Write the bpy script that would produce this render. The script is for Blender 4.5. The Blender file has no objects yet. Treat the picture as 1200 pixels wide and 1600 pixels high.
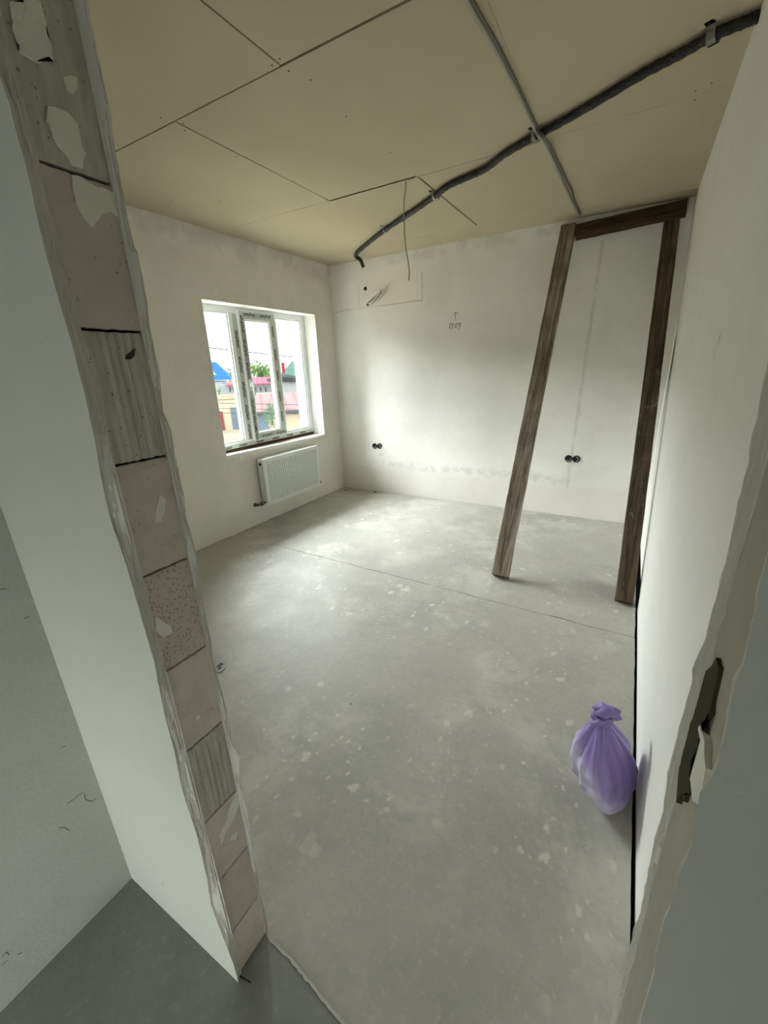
import bpy, bmesh, math, random
import numpy as np
from mathutils import Vector, Matrix, noise as mnoise

random.seed(7)
S = bpy.context.scene
COL = S.collection

# ------------------------------------------------------------------ camera
# world: X along the back wall (left wall X=0), Y depth (back wall Y=0), Z up, metres
F_PX, YAW, PITCH, ROLL = 649.149, -0.536, -0.331, -0.037
CAM = np.array([3.311, -4.518, 1.528])
H = 2.7          # ceiling
W = 3.518        # right wall


def cam_axes():
    f = np.array([math.sin(YAW) * math.cos(PITCH), math.cos(YAW) * math.cos(PITCH), math.sin(PITCH)])
    r = np.array([math.cos(YAW), -math.sin(YAW), 0.0])
    u = np.cross(r, f)
    return f, math.cos(ROLL) * r + math.sin(ROLL) * u, -math.sin(ROLL) * r + math.cos(ROLL) * u


FW, RT, UP = cam_axes()


def ray(px, py):
    return FW + RT * ((px - 600) / F_PX) - UP * ((py - 800) / F_PX)


def hit(px, py, axis, val):
    """measured point of the photograph on a known plane -> world point"""
    d = ray(px, py)
    return CAM + d * ((val - CAM[axis]) / d[axis])


cam_data = bpy.data.cameras.new('camera')
cam_data.sensor_fit = 'HORIZONTAL'
cam_data.sensor_width = 36
cam_data.lens = F_PX / 1200 * 36
cam_data.clip_start = 0.02
cam_data.clip_end = 500
cam = bpy.data.objects.new('camera', cam_data)
COL.objects.link(cam)
m = Matrix.Identity(4)
for i in range(3):
    m[i][0], m[i][1], m[i][2], m[i][3] = RT[i], UP[i], -FW[i], CAM[i]
cam.matrix_world = m
S.camera = cam

# ------------------------------------------------------------------ world, light, exposure
world = bpy.data.worlds.new('overcast_sky')
S.world = world
world.use_nodes = True
bg = world.node_tree.nodes['Background']
bg.inputs['Color'].default_value = (0.93, 0.97, 1.0, 1)
bg.inputs['Strength'].default_value = 1.9

# added area lamp over the yard, out of view, boosts daylight through the window
LAMP_EL, LAMP_AZ, LAMP_D = math.radians(33), math.radians(-7), 9.5
sl = bpy.data.lights.new('window_daylight_lamp', 'AREA')
sl.shape = 'RECTANGLE'
sl.size, sl.size_y = 16.0, 7.0
sl.energy = 17000
sl.color = (0.95, 0.98, 1.0)
sl_o = bpy.data.objects.new('window_daylight_lamp', sl)
COL.objects.link(sl_o)
sd = Vector((math.cos(LAMP_EL) * math.cos(LAMP_AZ), math.cos(LAMP_EL) * math.sin(LAMP_AZ), -math.sin(LAMP_EL)))
sl_o.location = Vector((0.0, -1.1, 1.45)) - sd * LAMP_D
sl_o.rotation_euler = sd.to_track_quat('-Z', 'Y').to_euler()

# added area lamp in an unseen low opening, daylight from behind the camera
hl = bpy.data.lights.new('hall_daylight_lamp', 'AREA')
hl.shape = 'RECTANGLE'
hl.size, hl.size_y = 0.78, 0.60
hl.energy = 7.2
hl.color = (0.95, 1.0, 0.96)
hl_o = bpy.data.objects.new('hall_daylight_lamp', hl)
COL.objects.link(hl_o)
hl_o.location = (2.60, -5.68, 0.36)
hl_o.rotation_euler = (math.radians(90), 0, 0)

S.view_settings.view_transform = 'Standard'
S.view_settings.look = 'None'
S.view_settings.exposure = 0.27
S.view_settings.gamma = 1.0
S.view_settings.use_curve_mapping = False
S.cycles.max_bounces = 14
S.cycles.diffuse_bounces = 8
S.cycles.transparent_max_bounces = 16


# ------------------------------------------------------------------ helpers: objects
def tag(o, label=None, cat=None, group=None, kind=None):
    if label: o['label'] = label
    if cat: o['category'] = cat
    if group: o['group'] = group
    if kind: o['kind'] = kind
    return o


def empty(name, loc=(0, 0, 0), rotz=0.0):
    o = bpy.data.objects.new(name, None)
    o.empty_display_size = 0.1
    COL.objects.link(o)
    o.location = loc
    o.rotation_euler = (0, 0, rotz)
    return o


def obj(name, bm, mat, parent=None, smooth=False):
    bmesh.ops.recalc_face_normals(bm, faces=bm.faces[:])
    me = bpy.data.meshes.new(name)
    bm.to_mesh(me)
    bm.free()
    if smooth:
        for p in me.polygons: p.use_smooth = True
    for mm in (mat if isinstance(mat, (list, tuple)) else [mat]): me.materials.append(mm)
    o = bpy.data.objects.new(name, me)
    COL.objects.link(o)
    if parent: o.parent = parent
    return o


def struct(name, bm, mat, label=None):
    o = obj(name, bm, mat)
    return tag(o, label, kind='structure')


def add_box(bm, x0, x1, y0, y1, z0, z1, bevel=0.0):
    vs = [bm.verts.new((x, y, z)) for x in (x0, x1) for y in (y0, y1) for z in (z0, z1)]
    idx = [(0, 1, 3, 2), (4, 6, 7, 5), (0, 4, 5, 1), (2, 3, 7, 6), (0, 2, 6, 4), (1, 5, 7, 3)]
    fs = [bm.faces.new([vs[i] for i in f]) for f in idx]
    if bevel > 0:
        es = list({e for f in fs for e in f.edges})
        bmesh.ops.bevel(bm, geom=es, offset=bevel, segments=2, affect='EDGES', profile=0.5)
    return vs


def box(x0, x1, y0, y1, z0, z1, bevel=0.0):
    bm = bmesh.new()
    add_box(bm, x0, x1, y0, y1, z0, z1, bevel)
    return bm


def add_tube(bm, pts, r, n=8, cap=True, rfun=None):
    pts = [Vector(p) for p in pts]
    rings = []
    up = None
    for i, p in enumerate(pts):
        t = (pts[min(i + 1, len(pts) - 1)] - pts[max(i - 1, 0)]).normalized()
        if up is None:
            up = Vector((0, 0, 1)) if abs(t.z) < 0.9 else Vector((1, 0, 0))
        a = t.cross(up).normalized()
        b = a.cross(t).normalized()
        up = b
        rr = r if rfun is None else rfun(i)
        rings.append([bm.verts.new(p + a * rr * math.cos(2 * math.pi * k / n) + b * rr * math.sin(2 * math.pi * k / n))
                      for k in range(n)])
    for i in range(len(rings) - 1):
        for k in range(n):
            bm.faces.new((rings[i][k], rings[i][(k + 1) % n], rings[i + 1][(k + 1) % n], rings[i + 1][k]))
    if cap:
        bm.faces.new(rings[0][::-1])
        bm.faces.new(rings[-1])
    return bm


def smooth_path(pts, sub=8):
    """Catmull-Rom through pts"""
    P = [Vector(p) for p in pts]
    P = [P[0] * 2 - P[1]] + P + [P[-1] * 2 - P[-2]]
    out = []
    for i in range(1, len(P) - 2):
        for k in range(sub):
            t = k / sub
            out.append(0.5 * ((2 * P[i]) + (-P[i - 1] + P[i + 1]) * t + (2 * P[i - 1] - 5 * P[i] + 4 * P[i + 1] - P[i + 2]) * t * t
                              + (-P[i - 1] + 3 * P[i] - 3 * P[i + 1] + P[i + 2]) * t ** 3))
    out.append(P[-2])
    return out


def add_prism(bm, pts, d):
    """polygon (list of 3-D points) extruded by vector d"""
    d = Vector(d)
    a = [bm.verts.new(Vector(p)) for p in pts]
    b = [bm.verts.new(Vector(p) + d) for p in pts]
    n = len(a)
    f1 = bm.faces.new(a)
    f2 = bm.faces.new(b[::-1])
    for i in range(n):
        bm.faces.new((a[i], b[i], b[(i + 1) % n], a[(i + 1) % n]))
    bmesh.ops.triangulate(bm, faces=[f1, f2])
    return bm


def ragged(pts, step, amp, seed=0, closed=False, freq=60):
    """resample a polyline (tuples) and roughen it with noise"""
    out = []
    n = len(pts)
    rng = range(n if closed else n - 1)
    for i in rng:
        a = Vector(pts[i]); b = Vector(pts[(i + 1) % n])
        k = max(1, int((b - a).length / step))
        for j in range(k):
            out.append(a.lerp(b, j / k))
    if not closed: out.append(Vector(pts[-1]))
    res = []
    for q in out:
        v = mnoise.noise_vector(q * freq + Vector((seed, 0, 0)))
        w = mnoise.noise_vector(q * freq * 3.1 + Vector((seed + 9, 0, 0)))
        res.append(q + (v + w * 0.6) * amp)
    return res


# ------------------------------------------------------------------ helpers: materials
def lin(r, g, b):
    f = lambda c: (c / 255 / 12.92) if c / 255 <= 0.04045 else ((c / 255 + 0.055) / 1.055) ** 2.4
    return (f(r), f(g), f(b), 1.0)


class M:
    def __init__(self, name, rough=0.8, spec=0.3, metal=0.0):
        self.m = bpy.data.materials.new(name)
        self.m.use_nodes = True
        self.t = self.m.node_tree
        self.n = self.t.nodes
        self.b = self.n['Principled BSDF']
        self.b.inputs['Roughness'].default_value = rough
        self.b.inputs['Specular IOR Level'].default_value = spec
        self.b.inputs['Metallic'].default_value = metal
        self.tc = self.n.new('ShaderNodeTexCoord')
        self.co = self.tc.outputs['Object']

    def link(self, a, b): self.t.links.new(a, b)

    def val(self, node_in, v):
        if hasattr(v, 'links'): self.link(v, node_in)
        else: node_in.default_value = v

    def mapping(self, scale=(1, 1, 1), rot=(0, 0, 0), vec=None):
        n = self.n.new('ShaderNodeMapping')
        n.inputs['Scale'].default_value = scale
        n.inputs['Rotation'].default_value = rot
        self.link(vec or self.co, n.inputs['Vector'])
        return n.outputs['Vector']

    def noise(self, scale, detail=4, rough=0.55, vec=None, dist=0.0):
        n = self.n.new('ShaderNodeTexNoise')
        n.inputs['Scale'].default_value = scale
        n.inputs['Detail'].default_value = detail
        n.inputs['Roughness'].default_value = rough
        n.inputs['Distortion'].default_value = dist
        self.link(vec or self.co, n.inputs['Vector'])
        return n.outputs['Fac']

    def voro(self, scale, vec=None, rand=1.0, out='Distance'):
        n = self.n.new('ShaderNodeTexVoronoi')
        n.inputs['Scale'].default_value = scale
        n.inputs['Randomness'].default_value = rand
        self.link(vec or self.co, n.inputs['Vector'])
        return n.outputs[out]

    def math(self, op, a, b=0.0, clamp=False):
        n = self.n.new('ShaderNodeMath')
        n.operation = op
        n.use_clamp = clamp
        self.val(n.inputs[0], a)
        self.val(n.inputs[1], b)
        return n.outputs[0]

    def step(self, v, lo, hi):
        """smooth 0..1 from lo to hi (lo may be above hi)"""
        n = self.n.new('ShaderNodeMapRange')
        n.interpolation_type = 'SMOOTHSTEP'
        self.val(n.inputs['Value'], v)
        if lo <= hi:
            n.inputs['From Min'].default_value, n.inputs['From Max'].default_value = lo, hi
        else:
            n.inputs['From Min'].default_value, n.inputs['From Max'].default_value = hi, lo
            n.inputs['To Min'].default_value, n.inputs['To Max'].default_value = 1.0, 0.0
        return n.outputs['Result']

    def mix(self, fac, a, b):
        n = self.n.new('ShaderNodeMix')
        n.data_type = 'RGBA'
        self.val(n.inputs['Factor'], fac)
        self.val(n.inputs['A'] if False else n.inputs[6], a)
        self.val(n.inputs[7], b)
        return n.outputs[2]

    def scale_col(self, col, fac):
        n = self.n.new('ShaderNodeVectorMath')
        n.operation = 'SCALE'
        self.val(n.inputs[0], col[:3] if isinstance(col, tuple) else col)
        self.val(n.inputs['Scale'], fac)
        return n.outputs[0]

    def sep(self, vec=None):
        n = self.n.new('ShaderNodeSeparateXYZ')
        self.link(vec or self.co, n.inputs[0])
        return n.outputs

    def wobble(self, amt, scale, detail=3):
        """object coordinates pushed about by noise"""
        n = self.n.new('ShaderNodeTexNoise')
        n.inputs['Scale'].default_value = scale
        n.inputs['Detail'].default_value = detail
        self.link(self.co, n.inputs['Vector'])
        s = self.n.new('ShaderNodeVectorMath'); s.operation = 'SUBTRACT'
        self.link(n.outputs['Color'], s.inputs[0]); s.inputs[1].default_value = (.5, .5, .5)
        k = self.n.new('ShaderNodeVectorMath'); k.operation = 'SCALE'
        self.link(s.outputs[0], k.inputs[0]); k.inputs['Scale'].default_value = amt
        a = self.n.new('ShaderNodeVectorMath'); a.operation = 'ADD'
        self.link(self.co, a.inputs[0]); self.link(k.outputs[0], a.inputs[1])
        return a.outputs[0]

    def rect(self, u, v, u0, u1, v0, v1, soft):
        a = self.math('MULTIPLY', self.step(u, u0 - soft, u0 + soft), self.step(u, u1 + soft, u1 - soft))
        b = self.math('MULTIPLY', self.step(v, v0 - soft, v0 + soft), self.step(v, v1 + soft, v1 - soft))
        return self.math('MULTIPLY', a, b)

    def color(self, c): self.val(self.b.inputs['Base Color'], c); return self

    def rough(self, c): self.val(self.b.inputs['Roughness'], c); return self

    def bump(self, h, strength=0.3, dist=0.01):
        n = self.n.new('ShaderNodeBump')
        n.inputs['Strength'].default_value = strength
        n.inputs['Distance'].default_value = dist
        self.link(h, n.inputs['Height'])
        self.link(n.outputs[0], self.b.inputs['Normal'])
        return self


def flat(name, rgb, rough=0.6, spec=0.3, metal=0.0, var=0.08, nscale=12):
    k = M(name, rough, spec, metal)
    c = lin(*rgb)
    f = k.noise(nscale)
    lo = tuple(x * (1 - var) for x in c[:3]) + (1,)
    hi = tuple(min(1, x * (1 + var)) for x in c[:3]) + (1,)
    k.color(k.mix(f, lo, hi))
    return k.m


def plaster(name, rgb, var=0.09, specks=0.5, stains=None, bump=0.25):
    k = M(name, 0.85, 0.2)
    c = lin(*rgb)
    sc = lambda f: tuple(min(1.0, x * f) for x in c[:3]) + (1,)
    big = k.step(k.noise(1.3, 5, 0.6), 0.3, 0.7)
    col = k.mix(big, sc(1 - var), sc(1 + var * 0.4))
    fine = k.noise(26, 6, 0.7)
    col = k.mix(k.math('MULTIPLY', k.step(fine, 0.45, 0.8), 0.35), col, sc(1 - var * 1.6))
    if stains: col = stains(k, col, sc)
    if specks:
        vec = k.mapping((1, 1, 0.55), vec=k.wobble(0.05, 9))
        d = k.voro(5.5, vec)
        pick = k.voro(5.5, vec, out='Color')
        s3 = k.sep(pick)[0]
        mk = k.math('MULTIPLY', k.step(d, 0.05, 0.015), k.step(s3, 0.7, 0.75))
        col = k.mix(k.math('MULTIPLY', mk, specks), col, lin(70, 68, 62))
    k.color(col)
    h = k.math('ADD', k.math('MULTIPLY', k.noise(70, 4, 0.6), 0.3), k.noise(7, 3, 0.5))
    k.bump(h, bump, 0.012)
    return k.m


def back_stains(k, col, sc):
    w = k.wobble(0.10, 7, 5)
    x, y, z = k.sep(w)
    n = k.noise(11, 6, 0.7)
    # plastered-over cable chase along the bottom, and up from the right-hand sockets
    band = k.rect(x, z, 0.55, 2.88, 0.335, 0.42, 0.035)
    band = k.math('MULTIPLY', band, k.step(n, 0.38, 0.62))
    col = k.mix(k.math('MULTIPLY', band, 0.6), col, sc(0.72))
    wm = k.wobble(0.035, 5, 5)
    xm, ym, zm = k.sep(wm)
    lx = k.math('ADD', xm, k.math('MULTIPLY', k.math('SUBTRACT', zm, 0.6), -0.03))
    line = k.rect(lx, zm, 2.835, 2.862, 0.30, 2.5, 0.012)
    line = k.math('MULTIPLY', line, k.step(k.noise(7, 4, 0.6), 0.34, 0.56))
    col = k.mix(k.math('MULTIPLY', line, 0.5), col, sc(0.66))
    # grey putty under the ceiling
    top = k.rect(x, z, 0.42, 2.75, 2.60, 2.9, 0.03)
    top = k.math('MULTIPLY', top, k.step(k.noise(5, 5, 0.65), 0.42, 0.6))
    col = k.mix(k.math('MULTIPLY', top, 0.6), col, sc(0.72))
    # trowelled base coat, slightly pinker low strip
    low = k.step(z, 0.36, 0.28)
    col = k.mix(k.math('MULTIPLY', low, 0.25), col, lin(214, 204, 194))
    return col


def left_stains(k, col, sc):
    w = k.wobble(0.2, 4, 5)
    x, y, z = k.sep(w)
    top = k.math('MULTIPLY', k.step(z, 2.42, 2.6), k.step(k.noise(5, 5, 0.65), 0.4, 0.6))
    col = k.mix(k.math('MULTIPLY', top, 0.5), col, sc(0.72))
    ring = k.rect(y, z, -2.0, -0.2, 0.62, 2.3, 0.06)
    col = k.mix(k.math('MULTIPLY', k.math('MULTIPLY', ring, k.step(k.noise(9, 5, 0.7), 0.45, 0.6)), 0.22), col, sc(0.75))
    return col


def right_stains(k, col, sc):
    w = k.wobble(0.12, 6, 5)
    x, y, z = k.sep(w)
    s = k.rect(y, z, -2.78, -2.70, 1.52, 1.62, 0.03)
    s = k.math('MULTIPLY', s, k.step(k.noise(14, 5, 0.7), 0.45, 0.6))
    col = k.mix(k.math('MULTIPLY', s, 0.6), col, sc(0.45))
    return col


MAT = {}
MAT['wall_back'] = plaster('plaster_back', (237, 235, 228), stains=back_stains, specks=0.25)
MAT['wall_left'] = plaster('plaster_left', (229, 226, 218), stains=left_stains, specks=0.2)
MAT['wall_right'] = plaster('plaster_right', (237, 236, 230), stains=right_stains, specks=0.35, var=0.05)
MAT['plaster_hall'] = plaster('plaster_hall', (222, 224, 214), specks=0.9, var=0.05)
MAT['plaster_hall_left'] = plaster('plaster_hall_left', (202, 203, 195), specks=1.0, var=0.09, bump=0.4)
MAT['plaster_grey'] = plaster('plaster_grey', (214, 217, 210), specks=0.7, var=0.07, bump=0.4)
MAT['plaster_edge'] = plaster('plaster_edge', (208, 205, 194), specks=0.0, var=0.14, bump=0.5)
MAT['mortar'] = plaster('rough_mortar', (182, 178, 164), specks=0.4, var=0.2, bump=0.9)
MAT['reveal'] = plaster('plaster_reveal', (232, 232, 228), specks=0.1, var=0.05)
MAT['dark'] = flat('dark_gap', (30, 28, 25), 0.95, 0.05)
MAT['patch'] = plaster('patch_board', (237, 233, 224), specks=0.0, var=0.04)


def floor_mat(name, rgb, spots):
    k = M(name, 0.55, 0.35)
    c = lin(*rgb)
    sc = lambda f: tuple(min(1.0, x * f) for x in c[:3]) + (1,)
    col = k.mix(k.step(k.noise(0.9, 5, 0.6), 0.3, 0.7), sc(0.86), sc(1.08))
    col = k.mix(k.math('MULTIPLY', k.step(k.noise(4.5, 6, 0.68), 0.42, 0.68), 0.6), col, sc(1.16))
    col = k.mix(k.math('MULTIPLY', k.step(k.noise(13, 6, 0.7, dist=0.6), 0.5, 0.72), 0.45), col, sc(0.82))
    x, y, z = k.sep()
    # pale lime drips, thickest through the middle of the room
    zone = k.math('MULTIPLY', k.step(k.noise(1.1, 3, 0.5), 0.42, 0.60), 1.0)
    wv = k.wobble(0.07, 14, 4)
    for scl, thr, pick_at, amt in ((15, 0.33, 0.55, 0.55), (32, 0.32, 0.55, 0.5), (7, 0.26, 0.72, 0.42)):
        vec = k.mapping((1, 0.75, 1), vec=wv)
        d = k.voro(scl, vec)
        pk = k.sep(k.voro(scl, vec, out='Color'))
        r = k.math('MULTIPLY', pk[1], thr)
        dd = k.math('SUBTRACT', d, r)
        mk = k.math('MULTIPLY', k.step(dd, 0.03, -0.05), k.step(pk[0], pick_at, pick_at + 0.08))
        mk = k.math('MULTIPLY', mk, k.math('ADD', k.math('MULTIPLY', zone, 0.85), 0.15))
        col = k.mix(k.math('MULTIPLY', mk, amt * spots), col, lin(214, 212, 198))
    # broad cloud of trodden-in lime
    cl = k.math('MULTIPLY', k.step(k.noise(2.2, 8, 0.72, dist=0.4), 0.47, 0.66), k.math('ADD', k.math('MULTIPLY', zone, 0.75), 0.25))
    col = k.mix(k.math('MULTIPLY', cl, 0.42 * spots), col, lin(206, 205, 194))
    gr = k.math('MULTIPLY', k.step(k.noise(38, 6, 0.75), 0.52, 0.7), 0.35 * spots)
    col = k.mix(gr, col, lin(204, 202, 190))
    # dark crumbs
    vec2 = k.wobble(0.02, 20)
    d = k.voro(6, vec2)
    pk = k.sep(k.voro(6, vec2, out='Color'))
    col = k.mix(k.math('MULTIPLY', k.math('MULTIPLY', k.step(d, 0.04, 0.015), k.step(pk[0], 0.8, 0.85)), 0.8), col, lin(60, 58, 52))
    k.color(col)
    k.rough(k.math('ADD', k.math('MULTIPLY', k.noise(6, 4), 0.25), 0.42))
    h = k.math('ADD', k.math('MULTIPLY', k.noise(55, 4, 0.6), 0.25), k.noise(5, 4, 0.5))
    k.bump(h, 0.2, 0.012)
    return k.m


MAT['floor'] = floor_mat('screed', (172, 170, 161), 1.4)
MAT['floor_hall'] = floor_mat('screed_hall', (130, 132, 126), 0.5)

kk = M('plasterboard', 0.8, 0.2)
c0 = kk.mix(kk.step(kk.noise(1.0, 4), 0.3, 0.7), lin(182, 172, 148), lin(191, 181, 157))
c0 = kk.mix(kk.math('MULTIPLY', kk.step(kk.noise(2.4, 6, 0.7), 0.62, 0.75), 0.25), c0, lin(160, 148, 120))
kk.color(c0)
kk.bump(kk.noise(90, 3), 0.08, 0.01)
MAT['board'] = kk.m


def block_mat(name, rgb, pores):
    k = M(name, 0.9, 0.15)
    c = lin(*rgb)
    sc = lambda f: tuple(min(1.0, x * f) for x in c[:3]) + (1,)
    oi = k.n.new('ShaderNodeObjectInfo')
    rnd = oi.outputs['Random']
    col = k.mix(rnd, sc(0.9), sc(1.1))
    col = k.mix(k.math('MULTIPLY', k.step(k.noise(22, 5, 0.7), 0.4, 0.7), 0.5), col, sc(0.78))
    col = k.mix(k.math('MULTIPLY', k.step(k.noise(9, 4, 0.6), 0.6, 0.72), 0.35), col, lin(200, 196, 184))
    if 'grey' in name:
        st = k.noise(55, 5, 0.65, vec=k.mapping((1, 1, 0.12), vec=k.wobble(0.02, 6)))
        col = k.mix(k.math('MULTIPLY', k.step(st, 0.42, 0.62), 0.6), col, sc(0.72))
    d = k.voro(170, k.wobble(0.004, 60))
    pk = k.sep(k.voro(170, k.wobble(0.004, 60), out='Color'))
    mk = k.math('MULTIPLY', k.step(d, 0.34, 0.2), k.step(pk[0], 1 - pores, 1 - pores + 0.05))
    col = k.mix(k.math('MULTIPLY', mk, 0.75), col, sc(0.3))
    k.color(col)
    k.bump(k.math('SUBTRACT', k.noise(60, 5, 0.7), mk), 0.35, 0.006)
    return k.m


MAT['block'] = block_mat('aerated_block', (214, 204, 194), 0.05)
MAT['block_porous'] = block_mat('aerated_block_porous', (212, 201, 191), 0.45)
MAT['block_grey'] = block_mat('aerated_block_grey', (200, 196, 184), 0.08)
MAT['smear'] = plaster('plaster_smear', (236, 234, 224), specks=0.0, var=0.06)


def wood_mat(name, dark, mid, light, dust):
    k = M(name, 0.82, 0.18)
    wv = k.mapping((1, 1, 0.035), vec=k.wobble(0.012, 5))
    g = k.noise(75, 6, 0.7, vec=wv)
    g2 = k.noise(26, 5, 0.6, vec=wv)
    col = k.mix(k.step(g, 0.4, 0.6), lin(*dark), lin(*mid))
    col = k.mix(k.math('MULTIPLY', k.step(g2, 0.45, 0.66), 0.7), col, lin(*light))
    big = k.step(k.noise(3.2, 4, 0.6), 0.42, 0.62)
    col = k.mix(k.math('MULTIPLY', big, 0.45), col, lin(*dark))
    x, y, z = k.sep()
    ds = k.math('MULTIPLY', k.step(k.noise(6, 6, 0.72), 0.56, 0.74), dust)
    col = k.mix(ds, col, lin(170, 164, 150))
    dd = k.voro(60, k.wobble(0.01, 30))
    pk = k.sep(k.voro(60, k.wobble(0.01, 30), out='Color'))
    col = k.mix(k.math('MULTIPLY', k.math('MULTIPLY', k.step(dd, 0.2, 0.1), k.step(pk[0], 0.88, 0.9)), 0.7), col, lin(190, 184, 172))
    k.color(col)
    k.bump(k.math('ADD', g, k.math('MULTIPLY', g2, 0.7)), 0.5, 0.004)
    return k.m


MAT['wood_grey'] = wood_mat('weathered_timber', (98, 87, 75), (158, 146, 131), (196, 187, 174), 0.45)
MAT['wood_dark'] = wood_mat('dark_timber', (60, 51, 40), (96, 84, 68), (122, 110, 94), 0.85)
MAT['wood_beam'] = wood_mat('beam_timber', (54, 44, 28), (80, 66, 44), (102, 88, 64), 0.15)
MAT['pvc'] = flat('white_pvc', (236, 240, 240), 0.35, 0.45, var=0.02)
MAT['tape'] = flat('protective_film', (194, 198, 188), 0.45, 0.4, var=0.14, nscale=45)
MAT['ink'] = flat('film_print', (34, 52, 42), 0.6)
MAT['ink_grey'] = flat('film_print_grey', (132, 136, 130), 0.6)
MAT['sticker'] = flat('paper_sticker', (236, 236, 236), 0.8)
MAT['foam'] = flat('foam_strip', (84, 66, 46), 0.95, 0.1, var=0.35, nscale=40)
MAT['radiator'] = flat('white_enamel', (226, 230, 226), 0.35, 0.5, var=0.02)
MAT['brass'] = flat('dull_fitting', (104, 98, 88), 0.45, 0.5, 0.6)
MAT['black_plastic'] = flat('black_plastic', (16, 17, 18), 0.45, 0.4)
MAT['wire_white'] = flat('white_cable', (234, 232, 224), 0.5)
MAT['wire_grey'] = flat('grey_cable', (164, 163, 152), 0.5, 0.35)
MAT['strap'] = flat('zinc_strap', (176, 176, 170), 0.35, 0.5, 0.7)
MAT['screw'] = flat('screw_head', (52, 48, 42), 0.6)
MAT['pencil'] = flat('pencil_mark', (112, 104, 92), 0.9, 0.1)
MAT['pencil_light'] = flat('pencil_mark_light', (146, 142, 122), 0.9, 0.1)
MAT['crumb'] = flat('plaster_crumb', (222, 220, 208), 0.9)
MAT['ridge'] = flat('ridge_mortar', (186, 184, 174), 0.9)
MAT['scrap'] = flat('grey_scrap', (168, 168, 162), 0.7)
MAT['exposed'] = flat('exposed_dark', (70, 68, 52), 0.9, 0.1, var=0.2, nscale=30)

k = M('pipe_insulation', 0.5, 0.4)
x, y, z = k.sep()
v = k.voro(120, k.mapping((1, 1, 1), vec=k.wobble(0.01, 30)))
k.color(k.mix(k.step(v, 0.35, 0.6), lin(10, 10, 9), lin(44, 42, 38)))
k.bump(v, 0.6, 0.005)
MAT['insulation'] = k.m

# thin paper stickers, light shines through them
k = M('paper_sticker', 0.8, 0.1)
k.color(lin(225, 225, 222))
tl = k.n.new('ShaderNodeBsdfTransparent'); tl.inputs[0].default_value = (0.9, 0.9, 0.9, 1)
mx = k.n.new('ShaderNodeMixShader'); mx.inputs[0].default_value = 0.5
k.link(k.b.outputs[0], mx.inputs[1]); k.link(tl.outputs[0], mx.inputs[2])
k.link(mx.outputs[0], k.n['Material Output'].inputs['Surface'])
MAT['sticker'] = k.m

# thin clear glazing: see-through with a mirror-like glint
k = M('window_glass')
tr = k.n.new('ShaderNodeBsdfTransparent'); tr.inputs[0].default_value = (0.96, 0.98, 0.97, 1)
gl = k.n.new('ShaderNodeBsdfGlossy'); gl.inputs['Roughness'].default_value = 0.0
lw = k.n.new('ShaderNodeLayerWeight'); lw.inputs[0].default_value = 0.25
mx = k.n.new('ShaderNodeMixShader')
k.link(k.math('ADD', k.math('MULTIPLY', k.math('POWER', lw.outputs['Facing'], 4.0), 0.5), 0.03), mx.inputs[0]); k.link(tr.outputs[0], mx.inputs[1]); k.link(gl.outputs[0], mx.inputs[2])
k.link(mx.outputs[0], k.n['Material Output'].inputs['Surface'])
MAT['glass'] = k.m

# ------------------------------------------------------------------ structure: floor
Y1, Y2 = -4.186, -4.066      # hall face and room face of the partition
floor = struct('floor', box(-0.02, 4.3, -7.6, 0.02, -0.12, -0.03), MAT['dark'])


def crack_y(x): return -1.925 - 0.0335 * x + 0.012 * mnoise.noise(Vector((x * 6, 1, 0))) + 0.004 * mnoise.noise(Vector((x * 40, 3, 0)))


def crack_w(x): return 0.0 if x < 0.5 else 0.0026 * (0.45 + abs(mnoise.noise(Vector((x * 5, 7, 0)))) * 2.0)


xs = [i * 0.05 for i in range(71)]
wall_gap = lambda t, s, a: a * (0.7 + 0.9 * abs(mnoise.noise(Vector((t * 9, s, 0)))) + 0.4 * abs(mnoise.noise(Vector((t * 45, s, 2)))))
right_edge = lambda y: W - 0.013 - 0.004 * mnoise.noise(Vector((y * 12, 5, 0)))
bm = bmesh.new()
far = [Vector((wall_gap(0, 1, .005), -0.004, 0))]
far = [Vector((max(0.003, min(3.5, x)), -wall_gap(x, 2, 0.005), 0)) for x in xs]
rgt = [Vector((right_edge(y), y, 0)) for y in [-i * 0.05 for i in range(1, 40)]]
mid_far = [Vector((x, crack_y(x) + crack_w(x), 0)) for x in ([3.503] + [i * 0.03 for i in range(116, 0, -1)])]
lft = [Vector((wall_gap(y, 4, 0.005), y, 0)) for y in [-1.9 + i * 0.05 for i in range(38)]]
add_prism(bm, far + rgt + mid_far + lft, (0, 0, -0.05))
obj('screed_slab', bm, MAT['floor'], floor)
bm = bmesh.new()
mid_near = [Vector((x, crack_y(x) - crack_w(x), 0)) for x in ([i * 0.03 for i in range(1, 117)] + [3.503])]
rgt = [Vector((right_edge(y), y, 0)) for y in [-2.07 - i * 0.05 for i in range(42)]]
add_prism(bm, mid_near + rgt + [Vector((3.50, -4.14, 0)), Vector((3.45, -4.14, 0)), Vector((3.1, -4.125, 0)), Vector((2.902, -4.110, 0)), Vector((2.70, -4.083, 0)), Vector((2.609, -4.079, 0)), Vector((0.01, -4.07, 0))]
          + [Vector((wall_gap(y, 4, 0.005), y, 0)) for y in [-4.1 + i * 0.05 for i in range(43)]], (0, 0, -0.05))
obj('screed_slab', bm, MAT['floor'], floor)
RIDGE = [(2.0, -4.072), (2.609, -4.079), (2.70, -4.083), (2.902, -4.110), (3.1, -4.125), (3.45, -4.14), (4.2, -4.14)]
bm = bmesh.new()
add_prism(bm, [Vector((x, y - 0.0005, -0.0006)) for x, y in RIDGE] + [Vector((4.2, -7.5, -0.0006)), Vector((2.0, -7.5, -0.0006))], (0, 0, -0.05))
obj('screed_slab', bm, MAT['floor_hall'], floor)
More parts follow.
